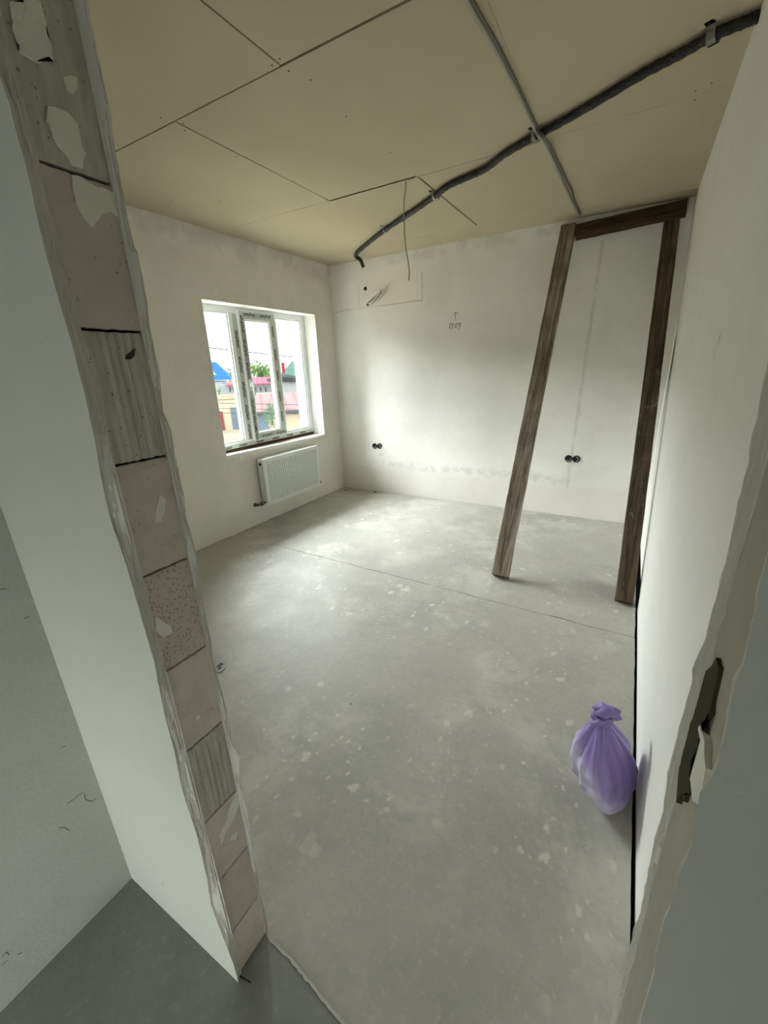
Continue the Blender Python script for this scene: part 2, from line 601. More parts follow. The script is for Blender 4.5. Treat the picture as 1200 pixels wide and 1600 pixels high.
bm = bmesh.new()                                   # pale mortar ridge across the threshold
rp = ragged([(2.609, -4.079, 0), (2.70, -4.083, 0), (2.902, -4.110, 0), (3.1, -4.125, 0), (3.39, -4.14, 0)], 0.012, 0.003, 3)
add_tube(bm, [Vector((p.x, p.y, 0.0)) for p in rp], 0.003, 6, rfun=lambda i: 0.0022 + 0.0016 * abs(math.sin(i * 1.7)))
tag(obj('mortar_ridge', bm, MAT['ridge'], floor), 'pale mortar ridge')

# ------------------------------------------------------------------ structure: walls of the room
WY0, WY1, WZ0, WZ1 = -1.872, -0.340, 0.778, 2.153     # window opening
bm = bmesh.new()
add_box(bm, -0.38, 0, -4.3, WY0, -0.02, H + 0.05)
add_box(bm, -0.38, 0, WY1, 0.0, -0.02, H + 0.05)
add_box(bm, -0.38, 0, WY0, WY1, -0.02, WZ0)
add_box(bm, -0.38, 0, WY0, WY1, WZ1, H + 0.05)
wall_left = struct('wall_left', bm, MAT['wall_left'])
bm = bmesh.new()                                   # smooth white lining of the reveal
t = 0.004
add_box(bm, -0.17, 0.0015, WY1 - t, WY1, WZ0, WZ1)
add_box(bm, -0.17, 0.0015, WY0, WY0 + t, WZ0, WZ1)
add_box(bm, -0.17, 0.0015, WY0, WY1, WZ1 - t, WZ1)
tag(obj('reveal_plaster', bm, MAT['reveal'], wall_left), 'white plastered window reveal')
bm = bmesh.new()                                   # sloping rough sill
pts = ragged([(0.002, WY0, 0), (0.002, WY1, 0)], 0.02, 0.003, 5)
a = [bm.verts.new((0.003 + abs(p.x - 0.002), p.y, 0.777 + 0.012 * (-p.y - 0.34) + (p.z) * 0.6)) for p in pts]
b = [bm.verts.new((-0.165, p.y, 0.766 + 0.010 * (-p.y - 0.34))) for p in pts]
c = [bm.verts.new((0.003, p.y, 0.75)) for p in pts]
for i in range(len(pts) - 1):
    bm.faces.new((a[i], a[i + 1], b[i + 1], b[i]))
    bm.faces.new((c[i], c[i + 1], a[i + 1], a[i]))
tag(obj('sill_plaster', bm, MAT['reveal'], wall_left), 'rough white plaster sill')

wall_back = struct('wall_back', box(-0.38, W + 0.2, 0, 0.2, -0.02, H + 0.05), MAT['wall_back'])
# patch of smooth board over the cable chase (upper left of the back wall)
P = [hit(*q, 1, 0) for q in ((536, 486), (661, 469), (660, 414), (556, 428))]
bm = bmesh.new()
add_prism(bm, [Vector((0.40, -0.002, 2.20)), Vector((1.145, -0.002, 2.21)), Vector((1.145, -0.002, 2.55)), Vector((0.40, -0.002, 2.56))], (0, 0.004, 0))
obj('patch_board', bm, MAT['patch'], wall_back)
# pencil lines of the patch
bm = bmesh.new()
for A, B, r in (((540, 485), (593, 478), .0012), ((593, 478), (660, 469), .0022), ((660, 469), (659, 424), .0013),
                ((524, 489), (545, 483), .0018), ((561, 480), (560, 440), .0012)):
    a = hit(*A, 1, -0.002); b = hit(*B, 1, -0.002)
    add_tube(bm, ragged([a, b], 0.05, 0.002, 2, freq=9), r, 5)
obj('pencil_line', bm, MAT['pencil_light'], wall_back)


def strokes(lines, r, mat, name, label):
    bm = bmesh.new()
    for L in lines:
        pts = [hit(690 + a / 30, 480 + b / 30, 1, -0.001) for a, b in L]
        add_tube(bm, smooth_path(pts, 5) if len(pts) > 2 else pts, r, 5)
    return tag(obj(name, bm, mat, wall_back), label)


strokes([[(640, 580), (645, 250)], [(530, 400), (600, 310), (665, 215)], [(665, 215), (740, 285), (810, 345)]], 0.0024,
        MAT['pencil_light'], 'pencil_arrow', 'handwritten arrow pointing up')
strokes([[(345, 1010), (372, 900), (385, 770)], [(375, 775), (470, 765), (565, 775)], [(545, 780), (510, 900), (465, 1050)],
         [(730, 740), (660, 780), (610, 890), (645, 950), (715, 900), (745, 800), (715, 735)],
         [(885, 740), (825, 745), (795, 800), (830, 850), (880, 800), (893, 740), (870, 870), (820, 980), (755, 1050)]], 0.0028,
        MAT['pencil'], 'pencil_word', 'handwritten Cyrillic word')

# right wall: proud near coat over a slightly recessed far strip
wall_right = struct('wall_right', box(W + 0.02, W + 0.2, -4.3, 0.0, -0.02, H + 0.05), MAT['wall_right'])
edge = [(1092, 293), (1082, 335), (1074, 387), (1064, 457), (1055, 541), (1046.5, 590), (1034, 648), (1025, 710), (1017, 776), (1008, 850), (999, 935)]
ep = [hit(*q, 0, W) for q in edge]
ys = [p[1] for p in ep]; zs = [p[2] for p in ep]
fy = np.polyfit(zs, ys, 4)
pz = np.linspace(-0.02, H + 0.05, 45)
sil = [Vector((W, float(np.interp(zz, zs[::-1], ys[::-1])), float(zz))) for zz in pz]
sil[-1].y = sil[-2].y = min(sil[-3].y, -0.17)
bm = bmesh.new()
add_prism(bm, sil + [Vector((W, -4.1, H + 0.05)), Vector((W, -4.1, -0.02))], (0.03, 0, 0))
obj('plaster_coat', bm, MAT['wall_right'], wall_right)

# ------------------------------------------------------------------ structure: partition with the broken-out doorway
# left piece: stacked aerated blocks, plaster on both faces
XJ = 2.599
YB0, YB1 = -4.168, -4.074
wp = struct('wall_front_left', box(-0.3, XJ - 0.012, YB0 + 0.006, YB1 - 0.006, -0.02, H + 0.05), MAT['dark'])
joints = [0.0, 0.163, 0.3665, 0.566, 0.781, 0.9875, 1.192, 1.3945, 1.599, 1.8005, 2.004, 2.207, 2.41, 2.7]
# course by course from the floor: p plain, r ribbed, h porous, g grey
styles = {0: 'p', 1: 'p', 2: 'p', 3: 'r', 4: 'p', 5: 'h', 6: 'p', 7: 'r', 8: 'p', 9: 'g', 10: 'g', 11: 'p', 12: 'p'}
for i in range(len(joints) - 1):
    z0, z1 = joints[i] + (0.0 if i == 0 else 0.0022), joints[i + 1] - 0.0022
    st = styles[i]
    bm = bmesh.new()
    ny, nz = 24, 14
    grid = []
    for a in range(nz + 1):
        row = []
        for b in range(ny + 1):
            y = YB0 - 0.004 + (YB1 - YB0 + 0.008) * b / ny
            z = z0 + (z1 - z0) * a / nz
            x = XJ + 0.0012 * mnoise.noise(Vector((y * 40, z * 25, i * 3)))
            if st == 'r':
                x += 0.0016 * math.cos((y - YB0) / (YB1 - YB0) * math.pi * 2 * 7) * (1 if 0.2 < (b / ny) < 0.93 else 0.3)
            if a in (0, nz):
                x -= 0.0018
                z += 0.0016 * mnoise.noise(Vector((y * 90, i * 7, 1)))
            row.append(bm.verts.new((x, y, z)))
        grid.append(row)
    for a in range(nz):
        for b in range(ny):
            bm.faces.new((grid[a][b], grid[a][b + 1], grid[a + 1][b + 1], grid[a + 1][b]))
    bmesh.ops.extrude_face_region(bm, geom=bm.faces[:])
    bm.verts.ensure_lookup_table()
    for v in bm.verts[(ny + 1) * (nz + 1):]: v.co.x = XJ - 0.03
    obj('block', bm, MAT[{'p': 'block', 'r': 'block_grey', 'h': 'block_porous', 'g': 'block_grey'}[st]], wp)


def edge_sheet(trace, y_face, y_back, x_far, mat, name, parent, amp=0.0015, top=H + 0.03, label=None, x_in=2.601):
    """a coat of plaster (thickness y_back..y_face) whose broken edge follows measured points"""
    pts = [hit(*q, 1, y_face) for q in trace]
    pts = sorted([Vector((p[0], y_face, p[2])) for p in pts], key=lambda q: q.z)
    if pts[0].z > 0.0: pts.insert(0, Vector((pts[0].x, y_face, -0.01)))
    last = pts[-1]
    zz = last.z
    while zz < top - 0.06:
        zz += 0.05
        pts.append(Vector((last.x + 0.004 * mnoise.noise(Vector((zz * 9, 3, 1))), y_face, zz)))
    pts.append(Vector((last.x, y_face, top)))
    rg = ragged(pts, 0.008, amp, 4, freq=45)
    bm = bmesh.new()
    nrow = 9
    R = []
    for p in rg:
        row = []
        # the break: from the edge of the face, rough and flaking, down to the core of the wall
        for k_ in range(nrow):
            t_ = k_ / (nrow - 1)
            y_ = y_face + (y_back - y_face) * t_
            chip = math.floor(mnoise.noise(Vector((p.z * 22, t_ * 1.6, 5 + y_face))) * 3.5) / 3.5
            jx = 0.0016 * chip + 0.0008 * mnoise.noise(Vector((p.z * 120, t_ * 7, 2))) + 0.0022 * mnoise.noise(Vector((p.z * 16, t_ * 3, 8)))
            w_ = t_ ** 1.4
            fade = min(1.0, 4 * t_) * (1.0 if t_ < 0.99 else 0.3)
            row.append(bm.verts.new((p.x * (1 - w_) + x_in * w_ + jx * fade, y_, p.z)))
        row.insert(0, bm.verts.new((x_far, y_face, p.z)))
        row.append(bm.verts.new((x_far, y_back, p.z)))
        R.append(row)
    for i in range(len(R) - 1):
        for j in range(len(R[0]) - 1):
            bm.faces.new((R[i][j], R[i][j + 1], R[i + 1][j + 1], R[i + 1][j]))
    o = obj(name, bm, mat, parent)
    me = o.data
    if len(me.materials) > 1:
        for p in me.polygons:
            if abs(p.normal.y) < 0.75: p.material_index = 1
    if label: tag(o, label)
    return o


hall_l = [(0, 120), (15, 162), (25, 207), (35, 237), (47, 287), (57, 337), (72, 400), (93, 472), (109, 527), (129, 603), (147, 682),
          (155, 729), (165, 781), (177, 826), (187, 852), (197, 882), (210, 927), (230, 997), (240, 1030), (257, 1117), (267, 1155),
          (272, 1172), (284, 1231), (300, 1282), (307, 1302), (324, 1375), (329, 1411), (340, 1442), (352, 1473), (364, 1505), (369, 1521)]
room_l = [(137, 0), (151, 75), (172, 175), (180, 237), (195, 317), (210, 387), (215, 393), (231, 477), (234, 511), (249, 579), (255, 642),
          (268, 674), (273, 708), (289, 781), (290, 805), (305, 860), (310, 890), (312, 915), (327, 987), (330, 1005), (332, 1030),
          (355, 1110), (362, 1155), (374, 1184), (375, 1215), (383, 1248), (394, 1307), (402, 1352), (405, 1389), (416, 1431), (418, 1455)]
edge_sheet(hall_l, Y1, YB0 + 0.001, 1.9, [MAT['plaster_hall'], MAT['plaster_edge']], 'hall_plaster', wp, label='smooth white hall plaster with a broken edge')
edge_sheet(room_l, Y2, YB1 - 0.001, -0.3, [MAT['wall_left'], MAT['plaster_edge']], 'room_plaster', wp, label='room plaster with a ragged edge')

# trowel smears left on the blocks
sm = []
sm.append([(15, 5), (62, 0), (70, 40), (83, 97), (74, 90), (58, 98), (44, 92), (30, 85), (22, 50)])
sm.append([(73, 165), (90, 170), (108, 178), (122, 195), (126, 225), (134, 242), (130, 262), (113, 258), (100, 240), (90, 232), (80, 215), (74, 192)])
sm.append([(97, 120), (108, 119), (120, 124), (120, 138), (114, 148), (104, 142)])
sm.append([(112, 272), (128, 280), (150, 290), (176, 300), (186, 322), (190, 345), (174, 330), (160, 336), (152, 346), (143, 356), (130, 340), (118, 320), (114, 298)])
sm.append([(250, 772), (257, 780), (258, 798), (250, 815), (242, 815), (242, 795)])
sm.append([(242, 962), (254, 970), (267, 978), (268, 988), (255, 996), (242, 986)])
z5 = lambda L: [(200 + .2812 * a, 1150 + .2812 * b) for a, b in L]
sm.append(z5([(610, 300), (622, 345), (590, 450), (540, 540), (520, 600), (500, 550), (540, 480), (570, 380)]))
sm.append(z5([(612, 520), (600, 570), (555, 580), (575, 550)]))
sm.append([(305, 1118), (312, 1116), (313, 1122), (303, 1125)])
for i, L in enumerate(sm):
    bm = bmesh.new()
    pts = [Vector(hit(a, b, 0, XJ)) for a, b in L]
    pts = ragged(pts, 0.003, 0.0026, i * 5, True, freq=75)
    add_prism(bm, [Vector((XJ + 0.0018, p.y, p.z)) for p in pts], (-0.007, 0, 0))
    obj('plaster_smear', bm, MAT['smear'], wp)
# dark oily stain on the ribbed block near eye height
bm = bmesh.new()
pts = [Vector(hit(a, b, 0, XJ)) for a, b in [(197, 556), (206, 548), (210, 545), (209, 556), (203, 561), (196, 561)]]
pts = ragged(pts, 0.003, 0.001, 77, True, freq=90)
add_prism(bm, [Vector((XJ + 0.0026, p.y, p.z)) for p in pts], (-0.006, 0, 0))
tag(obj('dark_blot', bm, MAT['exposed'], wp), 'dark chipped blot')

# right piece
wr = struct('wall_front_right', box(3.414, 4.2, -4.172, -4.082, -0.02, H + 0.05), MAT['mortar'])
bm = bmesh.new()                                   # rough mortar on the end face
NZ, NY = 130, 10
G = []
for a in range(NZ + 1):
    row = []
    for b in range(NY + 1):
        y = -4.176 + 0.098 * b / NY
        z = -0.01 + 2.72 * a / NZ
        x = 3.410 + 0.0022 * mnoise.noise(Vector((y * 30, z * 5, 1))) + 0.0018 * mnoise.noise(Vector((y * 90, z * 30, 4)))
        row.append(bm.verts.new((x, y, z)))
    G.append(row)
for a in range(NZ):
    for b in range(NY):
        bm.faces.new((G[a][b], G[a][b + 1], G[a + 1][b + 1], G[a + 1][b]))
obj('end_mortar', bm, MAT['mortar'], wr, smooth=True)
edge_ra = [(1200, 560), (1184, 638), (1174, 678), (1169, 722), (1153, 783), (1148, 816), (1126, 908), (1103, 995), (1088, 1030), (1081, 1046), (1081, 1060),
           (1072, 1100), (1066, 1116), (1053, 1170), (1043, 1208), (1041, 1226), (1037, 1260), (1022, 1318), (1008, 1385), (998, 1436), (990, 1447),
           (985, 1480), (973, 1500), (968, 1530), (960, 1570), (953, 1600)]
edge_rb = [(1200, 858), (1187, 915), (1170, 1000), (1162, 1038), (1148, 1066), (1142, 1100), (1136, 1138), (1126, 1172), (1118, 1202), (1110, 1225),
           (1097, 1238), (1095, 1254), (1089, 1280), (1079, 1320), (1060, 1375), (1045, 1420), (1030, 1461), (1022, 1517), (1004, 1585), (1000, 1600)]
edge_sheet(edge_ra, Y2, -4.084, 3.7, [MAT['wall_right'], MAT['plaster_edge']], 'room_plaster', wr, label='room plaster with a ragged edge', x_in=3.409)
edge_sheet(edge_rb, Y1, -4.170, 4.2, [MAT['plaster_grey'], MAT['plaster_edge']], 'hall_plaster', wr, label='grey hall plaster with a broken edge', x_in=3.409)
z6 = lambda L: [(1040 + .2 * a, 1000 + .2 * b) for a, b in L]
bm = bmesh.new()
pts = [Vector(hit(a, b, 0, 3.405)) for a, b in z6([(380, 130), (398, 220), (375, 360), (345, 480), (330, 570), (270, 640), (255, 820), (190, 930), (175, 1050),
       (178, 1200), (150, 1190), (128, 1260), (110, 1190), (70, 1270), (75, 1200), (95, 980), (82, 930), (110, 830), (150, 700), (210, 590), (250, 430), (300, 240), (350, 190)])]
pts = ragged(pts, 0.004, 0.0012, 11, True, freq=90)
add_prism(bm, [Vector((3.4062, p.y, p.z)) for p in pts], (0.012, 0, 0))
tag(obj('exposed_patch', bm, MAT['exposed'], wr), 'dark patch where the mortar has broken away')
bm = bmesh.new()
pts = [Vector(hit(a, b, 0, 3.405)) for a, b in z6([(265, 660), (300, 780), (300, 900), (312, 1000), (285, 1180), (270, 1300), (205, 1250), (190, 1080), (220, 960), (250, 860), (272, 780), (250, 700)])]
pts = ragged(pts, 0.004, 0.0014, 13, True, freq=90)
add_prism(bm, [Vector((3.4050, p.y, p.z)) for p in pts], (0.012, 0, 0))
obj('plaster_smear', bm, MAT['smear'], wr)
# lintel over the doorway, out of the picture
struct('wall_front_lintel', box(XJ - 0.02, 3.43, YB0, YB1, 2.14, H + 0.05), MAT['mortar'])

# ------------------------------------------------------------------ structure: hall
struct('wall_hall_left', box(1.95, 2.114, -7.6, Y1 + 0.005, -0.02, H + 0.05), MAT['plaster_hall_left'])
wh = bpy.data.objects['wall_hall_left']
for q in ([(105, 1256), (114, 1250), (122, 1243), (130, 1238)], [(132, 1240), (134, 1249), (144, 1252), (150, 1248)], [(92, 1294), (100, 1293), (108, 1298)], [(96, 1168), (103, 1165)],
          [(2, 1496), (9, 1488), (14, 1492)], [(28, 1491), (34, 1489)], [(3, 1508), (12, 1500)], [(0, 921), (10, 920)], [(38, 966), (46, 963)]):
    bm = bmesh.new()
    add_tube(bm, smooth_path([hit(a, b, 0, 2.1142) for a, b in q], 5) if len(q) > 2 else [hit(a, b, 0, 2.1142) for a, b in q], 0.0008, 5)
    obj('scuff_mark', bm, MAT['pencil'], wh)
struct('wall_hall_right', box(4.2, 4.35, -7.6, -4.08, -0.02, H + 0.05), MAT['plaster_grey'])
bm = bmesh.new()
add_box(bm, 1.95, 2.18, -5.9, -5.7, -0.02, H + 0.05)
add_box(bm, 3.02, 4.35, -5.9, -5.7, -0.02, H + 0.05)
add_box(bm, 2.18, 3.02, -5.9, -5.7, 0.70, H + 0.05)
struct('wall_hall_back', bm, MAT['plaster_grey'])
# added unseen wall, shades the right partition piece from the hall lamp
struct('wall_hall_blocker', box(3.02, 4.25, -5.12, -5.0, -0.02, H + 0.05), MAT['plaster_grey'])

# ------------------------------------------------------------------ structure: ceiling boards
ceiling = struct('ceiling', box(-0.05, 4.3, -7.6, 0.05, H + 0.014, H + 0.1), MAT['dark'])


def board(x0, x1, y0, y1):
    bm = bmesh.new()
    add_box(bm, x0, x1, y0, y1, H, H + 0.0125)
    for v in bm.verts:
        v.co.x += random.uniform(-0.0006, 0.0006)
    obj('plasterboard', bm, MAT['board'], ceiling)


g1, g2, g3 = 0.0042, 0.0024, 0.0013
board(0.0, 1.9 - g1, -4.07, -2.822 - g1)
board(1.9 + g1, 3.56, -4.07, -2.826 - g1)
board(0.0, 1.204 - g1, -2.822 + g1, -1.588 - g3)
board(1.204 + g1, 2.700, -2.822 + g1, -1.568 - g2)
board(2.7007, 3.56, -2.826 + g1, -1.590 - g3)
board(0.0, 1.9045 - g2, -1.588 + g3, -0.37 - g3)
board(1.912 + g2, 2.7, -1.568 + g2, -0.37 - g3)
board(2.7008, 3.56, -1.590 + g3, -0.20 - g3)
board(0.0, 1.45, -0.37 + g3, 0.0)
board(1.4508, 2.7, -0.37 + g3, 0.0)
board(2.7008, 3.56, -0.20 + g3, 0.0)
obj('hall_board', box(2.0, 4.25, -7.5, -4.17, H, H + 0.0125), MAT['board'], ceiling)
bm = bmesh.new()
scr = [(437, 92), (425, 102), (451, 111), (251, 184), (286, 193), (289, 204), (369, 245), (385, 245), (450, 287), (459, 283), (515, 318), (541, 182),
       (610, 238), (650, 274), (661, 279), (345, 314), (410, 339), (507, 375), (666, 368), (681, 364), (735, 354), (861, 225), (877, 262), (1087, 142),
       (1085, 156), (271, 287), (270, 314), (538, 337), (890, 308), (900, 316), (1112, 130), (485, 125)]
for q in scr:
    p = hit(*q, 2, H)
    bmesh.ops.create_uvsphere(bm, u_segments=6, v_segments=4, radius=0.0048, matrix=Matrix.Translation((p[0], p[1], H)) @ Matrix.Diagonal((1, 1, 0.3, 1)))
tag(obj('screw_heads', bm, MAT['screw'], ceiling), 'dark heads of drywall screws', kind='stuff')

# ------------------------------------------------------------------ structure: window
win = empty('window_1', (-0.17, -1.1, 0.8))
tag(win, 'white plastic three part window with protective film on its frame', kind='structure')
win.location = (0, 0, 0)
XF = -0.17


def wpart(name, boxes, mat, parent=win, bevel=0.0025, label=None):
    bm = bmesh.new()
    for b_ in boxes: add_box(bm, *b_, bevel=bevel)
    o = obj(name, bm, mat, parent)
    if label: tag(o, label)
    return o


FZ0, FZ1 = 0.808, 2.149
FY0, FY1 = -1.870, -0.342
fr = wpart('frame', [(XF - .07, XF, FY0, FY0 + .068, FZ0, FZ1), (XF - .07, XF, FY1 - .062, FY1, FZ0, FZ1),
                     (XF - .07, XF, FY0 + .068, FY1 - .062, FZ1 - .052, FZ1), (XF - .07, XF, FY0 + .068, FY1 - .062, FZ0, FZ0 + .058)], MAT['pvc'])
wpart('mullion', [(XF - .07, XF, -1.455, -1.335, FZ0 + .058, FZ1 - .052)], MAT['pvc'])
wpart('mullion', [(XF - .07, XF, -0.915, -0.815, FZ0 + .058, FZ1 - .052)], MAT['pvc'])
# glazing beads of the two fixed lights
for (a, b) in ((FY0 + .068, -1.455), (-0.815, FY1 - .062)):
    z0, z1 = FZ0 + .058, FZ1 - .052
    wpart('glazing_bead', [(XF - .045, XF - .012, a, a + .016, z0, z1), (XF - .045, XF - .012, b - .016, b, z0, z1),
                           (XF - .045, XF - .012, a + .016, b - .016, z1 - .016, z1), (XF - .045, XF - .012, a + .016, b - .016, z0, z0 + .016)], MAT['pvc'], bevel=0.003)
    wpart('pane', [(XF - .040, XF - .036, a, b, z0, z1)], MAT['glass'], bevel=0)
# opening sash in the middle
XS = XF + 0.02
SY0, SY1, SZ0, SZ1 = -1.352, -0.845, 0.852, 2.122
sash = wpart('sash', [(XS - .06, XS, SY0, SY0 + .074, SZ0, SZ1), (XS - .06, XS, SY1 - .09, SY1, SZ0, SZ1),
                      (XS - .06, XS, SY0 + .074, SY1 - .09, SZ1 - .078, SZ1), (XS - .06, XS, SY0 + .074, SY1 - .09, SZ0, SZ0 + .064)], MAT['pvc'])
a, b, z0, z1 = SY0 + .074, SY1 - .09, SZ0 + .064, SZ1 - .078
wpart('sash_bead', [(XS - .035, XS - .008, a, a + .014, z0, z1), (XS - .035, XS - .008, b - .014, b, z0, z1),
                    (XS - .035, XS - .008, a + .014, b - .014, z1 - .014, z1), (XS - .035, XS - .008, a + .014, b - .014, z0, z0 + .014)], MAT['pvc'], sash, 0.003)
wpart('sash_pane', [(XS - .03, XS - .026, a, b, z0, z1)], MAT['glass'], sash, 0)
# handle
bm = bmesh.new()
hy = SY0 + 0.045
add_box(bm, XS, XS + .012, hy - .015, hy + .015, 1.40, 1.47, 0.004)
add_box(bm, XS + .012, XS + .042, hy - .009, hy + .009, 1.428, 1.446, 0.004)
add_box(bm, XS + .034, XS + .052, hy - .011, hy + .011, 1.31, 1.449, 0.006)
obj('handle', bm, MAT['pvc'], win)
# stickers on the panes
wpart('sticker', [(XF - .035, XF - .0345, -0.745, -0.695, 1.95, 2.0)], MAT['sticker'], bevel=0)
wpart('sticker', [(XS - .0255, XS - .025, -1.225, -1.165, 1.905, 1.965)], MAT['sticker'], bevel=0)
# protective film: strips with printed words
tape = []
E_ = 0.0008
film = wpart('film', [(XS, XS + E_, SY0 + .012, SY0 + .072, SZ0 + .0625, SZ1 - .0725)], MAT['tape'], bevel=0)
wpart('film', [(XS, XS + E_, SY1 - .088, SY1 - .01, SZ0 + .0625, SZ1 - .0725)], MAT['tape'], bevel=0)
wpart('film', [(XS, XS + E_, SY0 + .012, SY1 - .012, SZ1 - .072, SZ1 - .004)], MAT['tape'], bevel=0)
wpart('film', [(XS, XS + E_, SY0 + .012, SY1 - .012, SZ0 + .004, SZ0 + .062)], MAT['tape'], bevel=0)
wpart('film', [(XF, XF + E_, -1.412, SY0 - .004, FZ0 + .06, FZ1 - .06)], MAT['tape'], bevel=0)
wpart('film', [(XF, XF + E_, FY0 + .03, FY1 - .03, FZ0 + .002, FZ0 + .042)], MAT['tape'], bevel=0)
word = bpy.data.curves.new('film_word', 'FONT')
word.body = 'aluplast'
word.size = 0.052
word.align_x = 'CENTER'
word.align_y = 'CENTER'
word.offset = 0.0012
word.materials.append(MAT['ink'])
word_s = word.copy(); word_s.size = 0.036
line_t = bpy.data.meshes.new('film_lines')
bm = bmesh.new()
for r_ in range(4): add_box(bm, -.06, .06, -.016 + r_ * .01, -.012 + r_ * .01, 0, .0003)
bm.to_mesh(line_t); bm.free(); line_t.materials.append(MAT['ink_grey'])


def put(data, x, y, z, ang, name):
    o = bpy.data.objects.new(name, data)
    COL.objects.link(o)
    o.parent = win
    # text plane faces +X (into the room); ang turns it in the plane
    base = Matrix(((0, 0, 1, 0), (1, 0, 0, 0), (0, 1, 0, 0), (0, 0, 0, 1)))
    o.matrix_local = Matrix.Translation((x, y, z)) @ base @ Matrix.Rotation(ang, 4, 'Z')
    return o


HP = math.pi / 2
for i, z in enumerate((2.0, 1.78, 1.56, 1.20, 1.03, 0.93)):
    put(word, XS + .0012, SY0 + .042, z, -HP, 'film_word')
for i, z in enumerate((1.86, 1.62, 1.38, 1.15, 0.95)):
    put(word, XF + .0012, -1.383, z, -HP, 'film_word')
for i, z in enumerate((1.95, 1.72, 1.50, 1.28, 1.06)):
    put(word_s, XS + .0012, SY1 - .05, z, -HP, 'film_word')
for y in (-1.205, -0.985): put(word, XS + .0012, y, SZ1 - .034, math.pi, 'film_word')
for y in (-1.16, -0.93): put(word, XS + .0012, y, SZ0 + .036, 0, 'film_word')
for y in (-1.70, -1.50, -1.26, -1.02, -0.78, -0.55): put(word_s, XF + .0012, y, FZ0 + .022, 0, 'film_word')
for y in (-1.095,): put(line_t, XS + .0009, y, SZ1 - .036, 0, 'film_lines')
for y in (-1.045, -1.275): put(line_t, XS + .0009, y, SZ0 + .036, 0, 'film_lines')
for z in (1.89, 1.67, 1.30, 1.115): put(line_t, XS + .0009, SY0 + .042, z, HP, 'film_lines')
# foam gap under the frame
bm = bmesh.new()
pts = ragged([(XF - .004, FY0, 0.806), (XF - .004, FY1, 0.806)], 0.03, 0.004, 21)
for i in range(len(pts) - 1):
    p, q = pts[i], pts[i + 1]
    vs = [bm.verts.new(v) for v in ((p.x, p.y, 0.809), (q.x, q.y, 0.809), (q.x - .006 + (q.x - XF), q.y, 0.758), (p.x - .006 + (p.x - XF), p.y, 0.758))]
    bm.faces.new(vs)
obj('foam_strip', bm, MAT['foam'], win)
wpart('sill_gap', [(XF - .06, XF + .012, FY0 + .05, FY1 - .02, 0.750, 0.802)], MAT['foam'])

# ------------------------------------------------------------------ radiator
rad = empty('radiator', (0.0, -1.08, 0.19))
rad.location = (0, 0, 0)
tag(rad, 'white ribbed panel radiator hung on the wall below the window', 'radiator')
RY0, RY1, RZ0, RZ1, RX0, RX1 = -1.515, -0.632, 0.195, 0.692, 0.028, 0.108
bm = bmesh.new()
n = 27
prof = [(RX1 - .004, RY0 + .004)]
y = RY0 + 0.03
pitch = (RY1 - RY0 - 0.06) / n
for i in range(n):
    yy = RY0 + 0.03 + i * pitch
    prof += [(RX1, yy + pitch * .08), (RX1, yy + pitch * .50), (RX1 - .013, yy + pitch * .58), (RX1 - .013, yy + pitch * .98)]
prof += [(RX1, RY1 - .028), (RX1 - .003, RY1 - .003)]
zrows = [RZ0 + .004, RZ0 + .03, RZ0 + .045, RZ1 - .05, RZ1 - .035, RZ1 - .012]
rows = []
for j, z in enumerate(zrows):
    row = []
    for i, (px_, py_) in enumerate(prof):
        x_ = px_
        if j in (0, 1, 4, 5) and px_ < RX1 - .006: x_ = RX1
        row.append(bm.verts.new((x_, py_, z)))
    rows.append(row)
for j in range(len(rows) - 1):
    for i in range(len(prof) - 1):
        bm.faces.new((rows[j][i], rows[j][i + 1], rows[j + 1][i + 1], rows[j + 1][i]))
add_box(bm, RX0, RX0 + .012, RY0 + .01, RY1 - .01, RZ0 + .004, RZ1 - .015)
obj('panel', bm, MAT['radiator'], rad)
obj('side_cover', box(RX0 - .004, RX1 - .004, RY0 - .004, RY0 + .006, RZ0 + .03, RZ1, 0.003), MAT['radiator'], rad)
obj('side_cover', box(RX0 - .004, RX1 - .004, RY1 - .006, RY1 + .004, RZ0 + .03, RZ1, 0.003), MAT['radiator'], rad)
bm = bmesh.new()
add_box(bm, RX0 - .004, RX0 + .012, RY0 + .004, RY1 - .004, RZ1 - .014, RZ1 + .002)
add_box(bm, RX1 - .016, RX1, RY0 + .004, RY1 - .004, RZ1 - .014, RZ1 + .002, 0.002)
for i in range(44):
    yy = RY0 + .012 + i * .0195
    add_box(bm, RX0 + .012, RX1 - .016, yy, yy + .012, RZ1 - .006, RZ1)
obj('top_grille', bm, MAT['radiator'], rad)
bm = bmesh.new()
add_tube(bm, [(0.062, RY0 - .010, RZ1 - .05), (0.062, RY0 - .002, RZ1 - .05)], 0.016, 12)
tag(obj('plug', bm, MAT['black_plastic'], rad), 'black screw plug')
bm = bmesh.new()
add_tube(bm, [(0.062, RY0 + .01, RZ0 + .035), (0.062, RY0 - .05, RZ0 + .03)], 0.014, 10)
add_tube(bm, [(0.062, RY0 - .035, RZ0 + .03), (0.062, RY0 - .062, RZ0 + .03)], 0.020, 8)
add_tube(bm, smooth_path([(0.062, RY0 - .05, RZ0 + .03), (0.05, RY0 - .085, RZ0 + .028), (0.034, RY0 - .097, RZ0 + .026), (0.024, RY0 - .097, RZ0 + .026)], 5), 0.013, 10)
add_tube(bm, [(0.022, RY0 - .097, RZ0 + .026), (0.004, RY0 - .097, RZ0 + .026)], 0.020, 10)
tag(obj('valve', bm, MAT['brass'], rad), 'dull metal valve elbow into the wall')
bm = bmesh.new()
add_tube(bm, [(0.062, RY1 - .01, RZ0 + .035), (0.062, RY1 + .05, RZ0 + .03)], 0.013, 10)
add_tube(bm, [(0.062, RY1 + .022, RZ0 + .03), (0.062, RY1 + .05, RZ0 + .03)], 0.019, 8)
